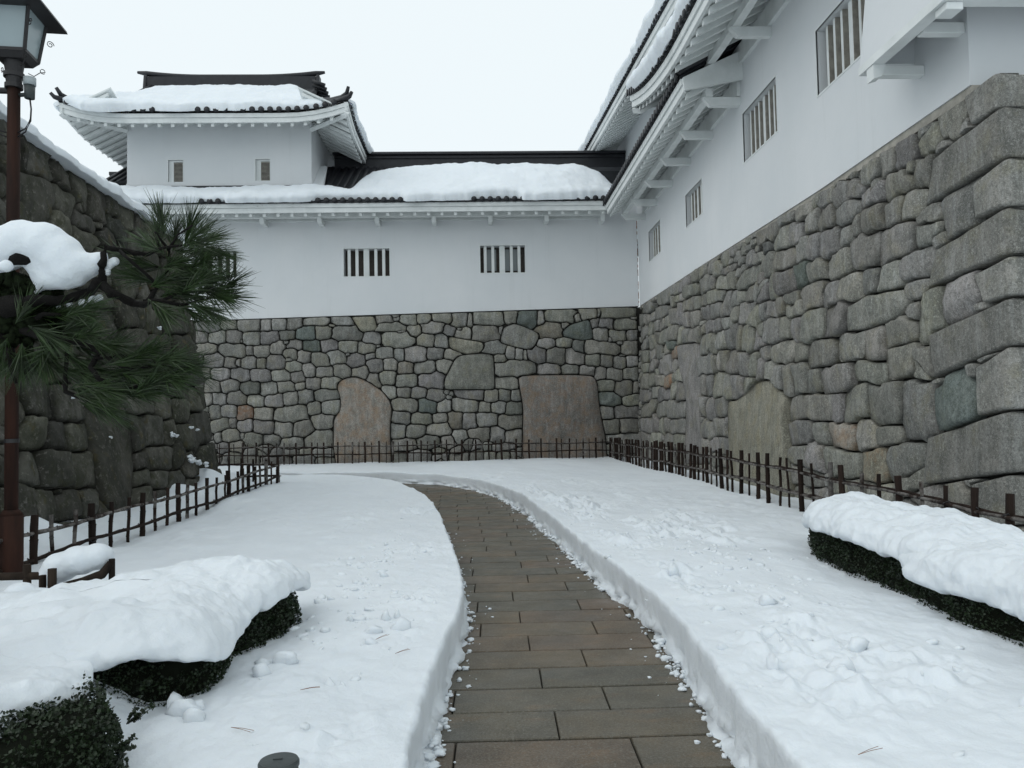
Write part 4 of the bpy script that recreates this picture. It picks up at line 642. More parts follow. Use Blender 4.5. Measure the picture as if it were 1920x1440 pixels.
def window(fr, u0, u1, z0, z1, pat, parent, glass=None, flip=False, deep=.06, bd=.09, dark=False):
    """barred castle window; pat = bar widths relative, negative = opening"""
    w = thing('x', (0, 0, 0), None, None); bpy.data.objects.remove(w)
    f = MB(); t = .028
    fr.box(f, u0, u1, -.02, .008, z1, z1 + t); fr.box(f, u0, u1, -.02, .008, z0 - t, z0); fr.box(f, u0 - t, u0, -.02, .008, z0 - t, z1 + t); fr.box(f, u1, u1 + t, -.02, .008, z0 - t, z1 + t)
    win = f.build('window', M['white'], parent)
    b = MB(); fr.box(b, u0 - .05, u1 + .05, -.40, -.36, z0 - .05, z1 + .05); b.build('shutter', M['gap'] if dark else M['shutter'], win)
    tot = sum(abs(p) for p in pat); s = u0
    for p in pat:
        wd = abs(p) / tot * (u1 - u0)
        if p > 0:
            q = MB(); fr.box(q, s, s + wd, -deep - bd, -deep, z0 + .002, z1 - .002); o = q.build('window_bar', M['white'], win, bevel=.004)
            if bd > .095:
                o.data.materials.append(M['tan'])
                for pl in o.data.polygons:
                    if abs(pl.normal.y) > .7: pl.material_index = 1
        s += wd
    if glass:
        for a, c in glass:
            q = MB(); fr.box(q, u0 + (u1 - u0) * a, u0 + (u1 - u0) * c, -.34, -.32, z0 + .12, z1 - .06); q.build('pane', M['pane'], win)
    return win
TILE_R = .075
def tile_mesh(L, slope, r=TILE_R):
    """one round tile row running up the slope, with its round end cap; local v outward = +x"""
    n = 8; c, s_ = math.cos(math.atan(slope)), math.sin(math.atan(slope)); vs_ = []; fs = []
    seg = max(1, int(L / .35))
    rows = []
    for i in range(seg + 1):
        t = i / seg * L
        rows.append((t, r * 1.0)); 
    for t, rad in rows:
        for k in range(n + 1):
            a = math.pi * k / n; h = math.sin(a) * rad; w = math.cos(a) * rad
            vs_.append((-(t * c) - h * s_ * -1 * -1, w, t * s_ + h * c))
    for i in range(len(rows) - 1):
        for k in range(n): fs.append((i * (n + 1) + k, i * (n + 1) + k + 1, (i + 1) * (n + 1) + k + 1, (i + 1) * (n + 1) + k))
    b = len(vs_)  # end disc, full circle, slightly larger
    for q in (.0, .035):
        for k in range(12):
            a = 2 * math.pi * k / 12; h = math.sin(a) * r * 1.15 + .02; w = math.cos(a) * r * 1.15
            vs_.append((q + .002, w, h))
    for k in range(12): fs.append((b + k, b + (k + 1) % 12, b + 12 + (k + 1) % 12, b + 12 + k))
    fs.append(tuple(b + 12 + k for k in range(12)))
    return mesh('tile_row', vs_, fs, M['tile'], True)
def tile_rows(fr, u0, u1, vE, zE, L, slope, parent, pitch=.25, dz=None, skip=None):
    me = tile_mesh(L, slope); n = int((u1 - u0) / pitch)
    ang = math.atan2(fr.V.y, fr.V.x)
    for i in range(n + 1):
        u = u0 + (i + .5) * pitch
        if u > u1: break
        if skip and skip(u): continue
        p = fr.p(u, vE + .05, zE + .055 + (dz(u) if dz else 0))
        o = link('tile_row', me, parent); o.location = p; o.rotation_euler = (0, 0, ang)
def eave(fr, u0, u1, vE, zE, slope, vTop, parent, dz=None, rsp=.42, rsz=.09, arms=None, beam=.55, rin=0, roof=True, ends=(0, 0), vin=0., armz=None):
    """eave with two stepped fascias, rafters, bearing beam on arms, and the tiled slope"""
    dzf = dz or (lambda u: 0)
    a = MB()
    fr.prism(a, [(vE - .10, zE - .27), (vE - .035, zE - .27), (vE - .035, zE - .125), (vE - .10, zE - .125)], u0, u1, dz); a.build('fascia_board', M['white'], parent)
    a = MB(); fr.prism(a, [(vE - .12, zE - .12), (vE, zE - .12), (vE + .012, zE - .002), (vE - .12, zE - .002)], u0, u1, dz); a.build('fascia_board', M['white'], parent)
    a = MB(); si = .50
    fr.prism(a, [(vE - .06, zE - .25), (vE - .06, zE - .2), (vin - .1, zE - .2 + si * (vE - vin)), (vin - .1, zE - .25 + si * (vE - vin))], u0 + .03, u1 - .03, dz); a.build('soffit', M['white'], parent)
    n = int((u1 - u0) / rsp)
    for i in range(n + 1):
        u = u0 + .12 + i * (u1 - u0 - .24) / max(1, n); d = dzf(u); q = MB()
        zo = zE - .255 + d; L = vE - .13 - vin
        q.hexa([fr.p(u - rsz / 2, vin, zo - .10 + si * L), fr.p(u + rsz / 2, vin, zo - .10 + si * L), fr.p(u + rsz / 2, vE - .115, zo - .115), fr.p(u - rsz / 2, vE - .115, zo - .115),
                fr.p(u - rsz / 2, vin, zo + .0 + si * L), fr.p(u + rsz / 2, vin, zo + .0 + si * L), fr.p(u + rsz / 2, vE - .115, zo), fr.p(u - rsz / 2, vE - .115, zo)])
        q.build('rafter', M['white'], parent)
    if arms is not None:
        zb = zE - .40 + si * (vE - .13 - beam); q = MB(); fr.prism(q, [(beam - .07, zb - .13), (beam + .07, zb - .13), (beam + .07, zb + .03), (beam - .07, zb + .03)], u0 + .1, u1 - .05, dz); q.build('beam', M['white'], parent)
        q = MB(); fr.prism(q, [(vin + .001, zb - .12), (vin + .07, zb - .12), (vin + .07, zb + .24), (vin + .001, zb + .24)], u0 + .1, u1 - .05, dz); q.build('wall_plate', M['white'], parent)
        for u in arms:
            q = MB(); w = .065
            q.hexa([fr.p(u - w, vin, zb - .30), fr.p(u + w, vin, zb - .30), fr.p(u + w, beam - .02, zb - .30 + .0), fr.p(u - w, beam - .02, zb - .30 + .0),
                    fr.p(u - w, vin, zb - .133), fr.p(u + w, vin, zb - .133), fr.p(u + w, beam + .12, zb - .133), fr.p(u - w, beam + .12, zb - .133)]); q.build('bracket', M['white'], parent)
    if roof:
        a = MB(); L = vE + .03 - vTop
        fr.prism(a, [(vE + .03, zE + .004), (vE + .03, zE + .05), (vTop, zE + .05 + slope * L), (vTop, zE - .1 + slope * L)], u0, u1, dz); a.build('roof', M['tile'], parent)

# --- back wing
bk = thing('castle_wing', (-3, 26, 4.9), 'long low white castle wing across the end, snow covered tiled roof and three barred windows', 'castle building')
FB = Fr((0, 25.5, 0), (1, 0, 0), (0, -1, 0))
WB = [(-8.95, -7.58, 6.17, 7.02), (-4.21, -2.76, 6.16, 7.05), (.14, 1.58, 6.22, 7.10)]
holed_wall(FB, -13, 5.24, lambda u: 4.82 + .26 * (u + 9) / 14.2, 8.4, WB, .5, 'wall', bk)
P5 = [-1.1, .9, -1.5, .9, -1.6, 1.7, -1.6, .9, -1.5, .9, -1.4]
for i, (a, b, c, d) in enumerate(WB):
    w = window(FB, a, b, c, d, P5, bk, glass=[(.12, .36), (.52, .66), (.70, .88)] if i == 2 else None)
    w['label'] = ['barred window half hidden by the pine', 'barred window with dark shutter', 'barred window with glass showing behind the bars'][i]
a = MB(); a.box(-13, 5.2, 25.44, 25.52, 4.80, 4.82)
eave(FB, -12.4, 4.1, 1.1, 8.22, .578, -3.0, bk, arms=[-10.2 + 1.78 * i for i in range(9)], beam=.5)
tile_rows(FB, -12.4, 4.15, 1.1, 8.22, 4.6, .578, bk)
a = MB(); a.box(-4.95, 9, 28.25, 28.75, 10.5, 10.98); a.build('ridge_wall', M['tile'], bk)
a = MB(); a.box(-4.95, 9, 28.2, 28.8, 10.86, 10.93); FB.prism(a, [(-2.62, 10.98), (-2.62, 11.05), (-2.80, 11.13), (-3.2, 11.13), (-3.38, 11.05), (-3.38, 10.98)], -5.0, 9); a.build('ridge_cap', M['tile'], bk)
a = MB(); a.hexa([(-13, 28.7, 10.5), (9, 28.7, 10.5), (9, 33, 8.2), (-13, 33, 8.2), (-13, 28.7, 10.6), (9, 28.7, 10.6), (9, 33, 8.3), (-13, 33, 8.3)]); a.build('rear_roof', M['tile'], bk)
# dark side verge tiles at the wing's left end
a = MB(); a.tube([(-12.4, 24.3, 8.33), (-12.4, 25.6, 9.15), (-11.1, 25.75, 9.30)], [.09, .09, .09], 8); a.build('verge_tile', M['tile'], bk, True)
a = MB(); a.box(-11.9, -5.0, 25.35, 25.62, 8.93, 9.075); a.build('flashing_tiles', M['tile'], bk)

# --- corner turret
tw = thing('castle_turret', (-8.1, 28.5, 9), 'white one storey corner turret with snowy hipped roof and two louvred vents', 'turret')
FT = Fr((0, 25.6, 0), (1, 0, 0), (0, -1, 0)); FTR = Fr((-5.22, 0, 0), (0, 1, 0), (1, 0, 0)); FTL = Fr((-11.03, 0, 0), (0, 1, 0), (-1, 0, 0))
VH = [(-9.74, -9.28, 9.28, 9.98), (-6.99, -6.54, 9.30, 9.99)]
holed_wall(FT, -11.03, -5.22, lambda u: 8.9, 11.25, VH, .3, 'wall', tw)
a = MB(); a.box(-5.52, -5.22, 25.9, 31.5, 8.6, 11.25); a.box(-11.03, -10.73, 25.9, 31.5, 8.6, 11.25); a.box(-11.03, -5.22, 31.5, 31.8, 8.6, 11.25); a.build('wall', M['plaster'], tw)
a = MB(); FT.box(a, -11.04, -5.2, .0, .035, 9.08, 9.22); a.build('base_trim', M['plaster'], tw)
a = MB(); a.hexa([(-5.215, 25.6, 9.05), (-4.86, 25.55, 9.05), (-4.86, 25.75, 9.08), (-5.215, 25.75, 9.08), (-5.215, 26.9, 10.15), (-4.98, 26.9, 10.15), (-4.98, 27.1, 10.25), (-5.215, 27.1, 10.25)]); a.build('wall_skirt', M['plaster'], tw)
for i, (u0, u1, z0, z1) in enumerate(VH):
    f = MB(); t = .035
    FT.box(f, u0 - .0, u1, -.02, .012, z1, z1 + t); FT.box(f, u0 - t, u0, -.02, .012, z0, z1 + t); FT.box(f, u1, u1 + t * .6, -.02, .012, z0, z1 + t)
    FT.box(f, u0 + .001, u0 + .15, -.14, -.06, z0, z1); FT.box(f, u0 + .15, u1, -.14, -.06, z1 - .05, z1)
    win = f.build('vent', M['white'], tw); q = MB()
    FT.box(q, u0, u1, -.25, -.2, z0, z1); q.build('backing', M['shutter'], win)
    q = MB()
    for k in range(15):
        z = z0 + .015 + k * (z1 - z0 - .07) / 15
        q.hexa([FT.p(u0 + .15, -.06, z), FT.p(u1 - .005, -.06, z), FT.p(u1 - .005, -.12, z + .02), FT.p(u0 + .15, -.12, z + .02), FT.p(u0 + .15, -.06, z + .018), FT.p(u1 - .005, -.06, z + .018), FT.p(u1 - .005, -.12, z + .038), FT.p(u0 + .15, -.12, z + .038)])
    q.build('louvre_slats', M['tan'], win)
upt = lambda lo, hi, a=.34: (lambda u: a * (max(0, 1 - (u - lo) / 1.9) ** 2 + max(0, 1 - (hi - u) / 1.9) ** 2))
dF = upt(-12.43, -3.82); dS = upt(24.2, 34.)
eave(FT, -12.43, -3.82, 1.4, 10.95, .59, 0, tw, dz=dF, arms=None, roof=False, rsp=.40)
eave(FTR, 24.2, 34., 1.4, 10.95, .59, 0, tw, dz=dS, arms=None, roof=False, rsp=.40)
eave(FTL, 24.2, 34., 1.4, 10.95, .59, 0, tw, dz=dS, arms=None, roof=False, rsp=.40)
for sx, xw, xe in ((1, -5.22, -3.9), (-1, -11.03, -12.35)):    # corner hip rafters
    q = MB(); q.tube([(xw, 25.6, 10.95), (xe, 24.3, 10.92), (xe + sx * .05, 24.22, 10.98)], [.09, .09, .09], 4); q.build('hip_rafter', M['white'], tw)
def roofsurf(rows, name, parent):   # rows of points lists equal length
    P = np.array(rows, float); me = gridmesh(name, P, M['tile'], smooth=False); return link(name, me, parent)
xs = np.linspace(-12.45, -3.8, 30); rows = []
for t in np.linspace(0, 1, 8):
    y = 24.17 + t * 2.0; sh = t * 1.9; row = []
    for x in xs:
        xx = -12.45 + sh + (x + 12.45) * (8.65 - 2 * sh) / 8.65; row.append((xx, y, 10.99 + .56 * (y - 24.17) + dF(x) * (1 - t) ** 1.2))
    rows.append(row)
roofsurf(rows, 'roof', tw)
roofsurf([[(x, 26.17, 12.11) for x in (-11.3, -5.6)], [(x, 28.6, 13.62) for x in (-11.3, -5.6)], [(x, 31.2, 12.0) for x in (-11.3, -5.6)], [(x, 33.9, 10.9) for x in (-12.4, -3.8)]], 'roof', tw)
for sgn, xe, xi in ((1, -3.8, -5.6), (-1, -12.45, -11.3)):
    rows = []
    for t in np.linspace(0, 1, 5):
        rows.append([(xe + (xi - xe) * t, 24.17 + 2.0 * t + (9.85 - 4 * t) * s, 10.99 + 1.12 * t + dS(24.17 + 9.85 * s) * (1 - t)) for s in np.linspace(0, 1, 24)])
    roofsurf(rows, 'roof', tw)
    q = MB(); q.add([(xi, 26.2, 12.1), (xi, 31.2, 12.1), (xi, 28.6, 13.6)], [(0, 1, 2)]); q.build('gable', M['tile'], tw, fix=False)
    # hip ridge and gable ridge with upturned ends
    q = MB(); pts = [(xi, 26.17, 12.2), (xi + (xe - xi) * .35, 25.45, 11.82), (xi + (xe - xi) * .65, 24.85, 11.58), (xi + (xe - xi) * .88, 24.42, 11.50), (xe - .05 * sgn, 24.22, 11.56), (xe + .02 * sgn, 24.1, 11.72)]
    q.tube(pts, [.10, .11, .11, .10, .07, .05], 8); q.build('hip_ridge', M['tile'], tw, True)
    q = MB(); pts = [(xe - .9 * sgn, 25.05, 11.55), (xe - .3 * sgn, 24.4, 11.38), (xe + .06 * sgn, 24.08, 11.42), (xe + .14 * sgn, 24.0, 11.52)]
    q.tube(pts, [.11, .12, .07, .05], 8); q.build('hip_ridge', M['tile'], tw, True)
    q = MB(); q.tube([(xi + .12 * sgn, 26.9, 12.6), (xi + .12 * sgn, 28.5, 13.6)], .08, 8); q.tube([(xi + .1 * sgn, 26.9, 12.62), (xi + .1 * sgn, 26.6, 12.42), (xi + .1 * sgn, 26.45, 12.5)], [.08, .08, .06], 8); q.build('gable_ridge', M['tile'], tw, True)
for i in range(4):
    q = MB(); q.tube([(-5.55, 27.5 + .12 * i, 13.35 - .09 * i), (-5.12 + .03 * i, 27.5 + .12 * i, 13.2 - .09 * i)], .07, 8); q.build('verge_tile', M['tile'], tw, True)
q = MB(); q.box(-11.55, -5.62, 28.42, 28.78, 13.4, 13.93); q.build('ridge_wall', M['tile'], tw)
def rc(x): return 13.98 + .34 * max(0, abs(x + 8.6) / 3.3 - .3) ** 2
q = MB(); xs = np.linspace(-11.95, -5.32, 22); q.tube([(x, 28.6, rc(x)) for x in xs], [.05] + [.095] * 20 + [.05], 8); q.build('ridge_cap', M['tile'], tw, True)
for x in (-11.62, -5.55):
    q = MB(); q.hexa([(x - .06, 28.3, 13.25), (x + .06, 28.3, 13.25), (x + .06, 28.9, 13.25), (x - .06, 28.9, 13.25), (x - .06, 28.42, 14.0), (x + .06, 28.42, 14.0), (x + .06, 28.78, 14.0), (x - .06, 28.78, 14.0)]); q.build('ridge_end_tile', M['tile'], tw, bevel=.03)
tile_rows(FT, -10.6, -4.9, 1.4, 10.97, .9, .56, tw, pitch=.27, dz=dF)
tile_rows(FT, -12.3, -11.2, 1.4, 10.97, .4, .56, tw, pitch=.27, dz=dF); tile_rows(FT, -4.9, -4.0, 1.4, 10.97, .4, .56, tw, pitch=.27, dz=dF)
tile_rows(FTR, 24.4, 33.8, 1.4, 10.97, .5, .56, tw, pitch=.27, dz=dS)

# --- right hand building
rb = thing('castle_building', (5.6, 16, 4.9), 'tall white castle building on the right with stacked snowy eaves above its stone wall', 'castle building')
FRW = Fr((5.25, 0, 0), (0, 1, 0), (-1, 0, 0))
WR = [(9.95, 11.78, 6.36, 7.36), (13.42, 15.17, 6.42, 7.38), (18.08, 19.53, 6.20, 7.0), (22.32, 23.85, 6.20, 7.10)]
holed_wall(FRW, 8.1, 25.49, lambda u: float(np.interp(u, [8, 12, 17, 25.5], [4.97, 4.93, 5.0, 5.08])), 9.4, WR, .45, 'wall', rb)
a = MB(); a.box(5.70, 12, 8.1, 8.45, 4.9, 9.4); a.build('wall', M['plaster'], rb)
PR5 = [-1.3, .9, -1.7, .9, -1.8, 1.4, -1.8, .9, -1.7, .9, -1.3]
P7 = [-1.5, .9, -2.0, .9, -2.0, .9, -2.1, 1.5, -2.1, .9, -2.0, .9, -2.0, .9, -1.5]
for i, (a_, b, c, d) in enumerate(WR):
    w = window(FRW, a_, b, c, d, P7 if i < 2 else PR5, rb, deep=.10, bd=.10, dark=True); w['label'] = ['large barred window beside the stone drop bay', 'second large barred window from the near corner', 'smaller barred window, third from the near corner', 'smallest looking barred window in the inner corner'][i]
# sill strip beneath the plaster
a = MB()
for s0, s1 in ((8.1, 12), (12, 17), (17, 25.3)):
    z0, z1 = np.interp([s0, s1], [8, 12, 17, 25.5], [4.97, 4.93, 5.0, 5.08])
    a.hexa([(5.27, s0, z0 - .1), (5.5, s0, z0 - .1), (5.5, s1, z1 - .1), (5.27, s1, z1 - .1), (5.27, s0, z0), (5.5, s0, z0), (5.5, s1, z1), (5.27, s1, z1)])
a.build('sill_beam', M['tan'], rb)
# lower pent roof
eave(FRW, 15.15, 24.42, 1.2, 8.08, .578, -2.4, rb, arms=[15.35 + 1.83 * i for i in range(5)] + [24.3], beam=.62, rsp=.36)
tile_rows(FRW, 15.15, 24.45, 1.2, 8.08, 3.2, .578, rb, pitch=.235)
a = MB(); FRW.prism(a, [(1.15, 7.83), (1.18, 8.08), (0, 8.62), (0, 8.05)], 15.08, 15.15); a.build('end_board', M['white'], rb)
a = MB(); a.tube([(3.98, 15.1, 8.2), (4.6, 15.1, 8.52), (5.24, 15.1, 8.88)], .075, 8); a.tube([(4.0, 15.28, 8.28), (5.24, 15.28, 8.98)], .1, 8); a.build('verge_tile', M['tile'], rb, True)
# main upper roof
dU = lambda u: .80 * max(0, (u - 14.2) / 4.8) ** 2
eave(FRW, 4.0, 18.9, 1.45, 8.50, .578, -3.0, rb, dz=dU, arms=[15.4, 13.6, 11.8, 10.0, 8.2], beam=.62, rsp=.38)
tile_rows(FRW, 4.0, 18.95, 1.45, 8.52, .8, .578, rb, pitch=.25, dz=dU)
a = MB(); a.box(3.9, 9, 18.8, 18.9, 9.0, 9.24); a.build('fascia_board', M['white'], rb)
q = MB(); q.tube([(5.25, 17.6, 9.25), (4.0, 18.7, 8.86), (3.86, 18.82, 8.90)], [.10, .10, .08], 4); q.build('hip_rafter', M['white'], rb)
# topmost roof with its wall
a = MB(); a.box(5.45, 12, 10.5, 32, 8.6, 12.6); a.build('wall', M['plaster'], rb)
FRT = Fr((5.45, 0, 0), (0, 1, 0), (-1, 0, 0)); dT = lambda u: .088 * (u - 16.5) + .0
eave(FRT, 11.0, 31.5, 1.25, 10.32, .5, -3.0, rb, dz=dT, arms=None, rsp=.40)
tile_rows(FRT, 11.0, 31.5, 1.25, 10.34, .6, .5, rb, pitch=.25, dz=dT)
# stone-drop bay round the near corner
a = MB(); zb, zt = 5.655, 8.7; o0, o1 = .62, .34     # offset at the foot, offset at the top
x0, x1 = 5.25 - o0, 5.25 - o1; y0, y1 = 8.1 - o0, 8.1 - o1; yf, yft = 9.22, 9.06; th_ = .1
a.hexa([(x0, y0, zb), (x0 + th_, y0, zb), (x0 + th_, yf, zb), (x0, yf, zb), (x1, y1, zt), (x1 + th_, y1, zt), (x1 + th_, yft, zt), (x1, yft, zt)])
a.hexa([(x0 + th_, y0, zb), (12, y0, zb), (12, y0 + th_, zb), (x0 + th_, y0 + th_, zb), (x1 + th_, y1, zt), (12, y1, zt), (12, y1 + th_, zt), (x1 + th_, y1 + th_, zt)])
a.hexa([(x0 + th_, yf - th_, zb), (5.25, yf - th_, zb), (5.25, yf, zb), (x0 + th_, yf, zb), (x1 + th_, yft - th_, zt), (5.25, yft - th_, zt), (5.25, yft, zt), (x1 + th_, yft, zt)])
a.build('stone_drop_bay', M['plaster'], rb)
a = MB(); e_ = .012
a.box(x0 - e_, x0 + .13, y0 - e_, yf + e_, zb - .10, zb - .002); a.box(x0 + .13, 12, y0 - e_, y0 + .13, zb - .10, zb - .002)
a.build('bay_foot_rail', M['white'], rb)
for y, dz_ in ((8.98, 0), (8.2, .12)):
    a = MB(); a.box(x0 + .06 + dz_ * .8, 5.249, y - .06, y + .06, zb - .22 + dz_, zb - .103 + dz_); a.build('bracket', M['white'], rb, bevel=.006)
a = MB(); a.hexa([(x0 + .0, 8.90, zb - .27), (x0 + .10, 8.90, zb - .24), (x0 + .10, 9.06, zb - .24), (x0 + .0, 9.06, zb - .27), (x0 + .0, 8.90, zb - .103), (x0 + .16, 8.90, zb - .103), (x0 + .16, 9.06, zb - .103), (x0 + .0, 9.06, zb - .103)]); a.build('bracket', M['white'], rb)
a = MB(); a.box(x0 + .03, x0 + .20, y0 + .02, y0 + .22, zb - .18, zb - .103); a.build('bracket', M['white'], rb, bevel=.006)
# rust marks down the inner corner
a = MB(); q = random.Random(8)
for k in range(46):
    z = q.uniform(5.15, 7.85); L = q.uniform(.01, .12); w = q.uniform(.004, .012); a.box(5.235 - w - q.uniform(0, .012), 5.237, 25.487, 25.4985, z, z + L)
a.build('rust_mark', M['rust'], rb)

# ------------------------------------------------------------------ snow lying on roofs and walls
def slab(name, O, U, W, u0, u1, low, high, T, label, cat='snow', edge=.3, dz=None, nu=None, nw=26, seed=1, over=.06, step=.05):
    U = np.array(U, float); W = np.array(W, float); N = np.cross(U, W); N /= np.linalg.norm(N)
    if N[2] < 0: N = -N
    nu = nu or int((u1 - u0) / step); us = np.linspace(u0, u1, nu)
    lo = np.array([low(u) for u in us]) + .035 * fbm(us * 3.1, us * 0, 0, seed, 4, .6); hi = np.array([high(u) for u in us]) + .05 * fbm(us * 1.8, us * 0, 0, seed + 9, 4, .6)
    hi = np.maximum(hi, lo + .02)
    t = np.linspace(0, 1, nw); t = .5 - .5 * np.cos(np.pi * t); t = .55 * t + .45 * np.linspace(0, 1, nw)
    w = lo[:, None] + (hi - lo)[:, None] * t
    bx, by = [], []
    for arr in (lo, hi):
        for k in range(nu - 1):
            m_ = max(1, int(abs(arr[k + 1] - arr[k]) / .05))
            for q_ in range(m_): bx.append(us[k] + (us[k + 1] - us[k]) * q_ / m_); by.append(arr[k] + (arr[k + 1] - arr[k]) * q_ / m_)
    bx, by = np.array(bx), np.array(by); d = np.full(w.shape, 9.)
    for k in range(nu): d[k] = np.sqrt(np.min((bx[None] - us[k]) ** 2 + (by[None] - w[k][:, None]) ** 2, axis=1))
    d = np.minimum(d, np.minimum(w - lo[:, None], hi[:, None] - w)); d = np.minimum(d, np.minimum(us - u0, u1 - us)[:, None] * .8)
    q = np.clip(d / edge, 0, 1); prof = np.sqrt(np.maximum(0, 1 - (1 - q) ** 2))
    h = T * prof * (1 + .22 * fbm(us[:, None] * 1.1 + w * 0, w * 1.1, 0, seed + 20, 3)) + .018 * fbm(us[:, None] * 6 + w * 0, w * 6, 0, seed + 30, 3) * (q > .02)
    h = np.maximum(h, 0) - .01
    bul = over * np.exp(-((w - lo[:, None]) / (edge * .5)) ** 2) * prof * 1.4
    P = np.array(O)[None, None] + us[:, None, None] * U + (w - bul)[..., None] * W + h[..., None] * N
    if dz: P[..., 2] += np.array([dz(u) for u in us])[:, None] * 1.0
    bot = P.copy(); bot = np.array(O)[None, None] + us[:, None, None] * U + (w * 1.0)[..., None] * W - .02 * N
    if dz: bot[..., 2] += np.array([dz(u) for u in us])[:, None]
    Q = np.concatenate([P, bot[:, ::-1]], 1)
    me = gridmesh(name, np.concatenate([Q, Q[:, :1]], 1), M['snow']); return tag(link(name, me), label, cat)
c30, s30 = math.cos(math.atan(.578)), math.sin(math.atan(.578))
ip = lambda xs_, ys_: (lambda u: float(np.interp(u, xs_, ys_)))
slab('roof_snow', (0, 24.35, 8.30), (1, 0, 0), (0, c30, s30), -12.4, 4.5,
     ip([-12.5, -8.4, -8.3, -7.6, -7.5, -5.1, -4.8, -2.3, -2.1, -.2, .1, 1.35, 1.5, 2.8, 3.2, 4.6], [-.10, -.12, .03, .03, -.14, -.14, .12, .10, -.14, -.10, .10, .10, -.12, -.08, -.02, -.04]),
     ip([-12.5, -11.1, -5.3, -5.0, -4.4, -3.95, -3.75, -3.4, -2.4, -1, .2, 2.2, 3.6, 4.3, 4.5], [.9, 1.12, 1.12, 1.18, 1.0, .85, 2.0, 3.25, 3.75, 4.0, 4.15, 4.15, 3.9, 2.9, .9]),
     .26, 'thick snow slab sliding down the long low roof of the far wing', seed=3, edge=.28)
slab('roof_snow', (0, 24.14, 11.03), (1, 0, 0), (0, .873, .488), -12.35, -4.55, ip([-12.4, -12.0, -11.6, -10.8, -10.4, -9.6, -8.8, -8.3, -7.6, -7.1, -5.9, -4.5], [.10, -.06, -.34, -.30, -.02, -.04, -.16, -.02, -.04, -.02, .06, .06]),
     ip([-12.4, -12.1, -11.5, -11.0, -10.5, -9, -7, -6.4, -6.0, -5.5, -5.1, -4.5], [.3, .8, 2.0, 3.9, 4.95, 4.75, 4.8, 5.0, 4.4, 2.6, 1.7, .4]), .26, 'snow blanket over the front slope of the corner turret roof', dz=lambda u: dF(u) * .8, seed=13)
slab('roof_snow', (-3.76, 0, 11.05), (0, 1, 0), (-.873, 0, .488), 24.35, 33.0, lambda u: -.1, lambda u: min(.9, max(.0, (u - 24.25) * .95)), .26, 'roll of snow along the right side eave of the corner turret', dz=dS, seed=17, edge=.24)
slab('roof_snow', (-12.49, 0, 11.02), (0, 1, 0), (.873, 0, .488), 24.35, 33.0, lambda u: -.12, lambda u: min(.9, max(.0, (u - 24.25) * .60)), .24, 'roll of snow along the left side eave of the corner turret', dz=dS, seed=19, edge=.24, over=.12)
slab('roof_snow', (3.74, 0, 8.60), (0, 1, 0), (c30, 0, s30), 4.0, 18.9, ip([4, 10, 12, 14, 15, 16, 17.2, 18.9], [.0, .0, -.10, .03, -.08, .0, -.08, .06]), lambda u: 1.3, .34, 'long roll of snow on the upper eave of the right building', dz=dU, seed=23, edge=.26)
slab('roof_snow', (4.17, 0, 10.42), (0, 1, 0), (.894, 0, .447), 11, 31.4, lambda u: -.08, lambda u: 1.3, .34, 'snow roll along the topmost eave of the right building', dz=dT, seed=29, edge=.26)
slab('wall_top_snow', (-6.12, 0, 5.62), (0, 1, .0), (-1, 0, .02), 7.5, 17.2, lambda u: -.02, lambda u: 1.6, .22, 'snow bank lying along the top of the dark left wall', dz=ip([7, 10, 12, 14, 17.4], [.12, .07, -.05, -.12, -.16]), seed=31, edge=.3)
# small patches caught on ledges of the left wall
mb = MB(); q = random.Random(3)
for (y, z, r) in [(14.6, 1.35, .06), (14.75, 1.32, .05), (15.6, 1.45, .05), (15.9, 1.42, .04), (15.3, .86, .12), (15.6, .8, .1), (16.0, .72, .09), (12.2, 1.35, .03), (14.9, 3.3, .045), (11.3, 1.92, .03)]:
    [mb.add(blob((fl(z) + .07 + q.uniform(0, .04), y + q.uniform(-.7, .7) * r, z + .03 + q.uniform(-.5, .5) * r), r * q.uniform(.3, .7), (.6, 1.6, .6), int(y * 10) + k_, .7), IF) for k_ in range(6)]
tag(mb.build('ledge_snow', M['snow'], smooth=True, fix=False), 'small patches of snow caught on ledges of the dark left wall', 'snow', kind='stuff')

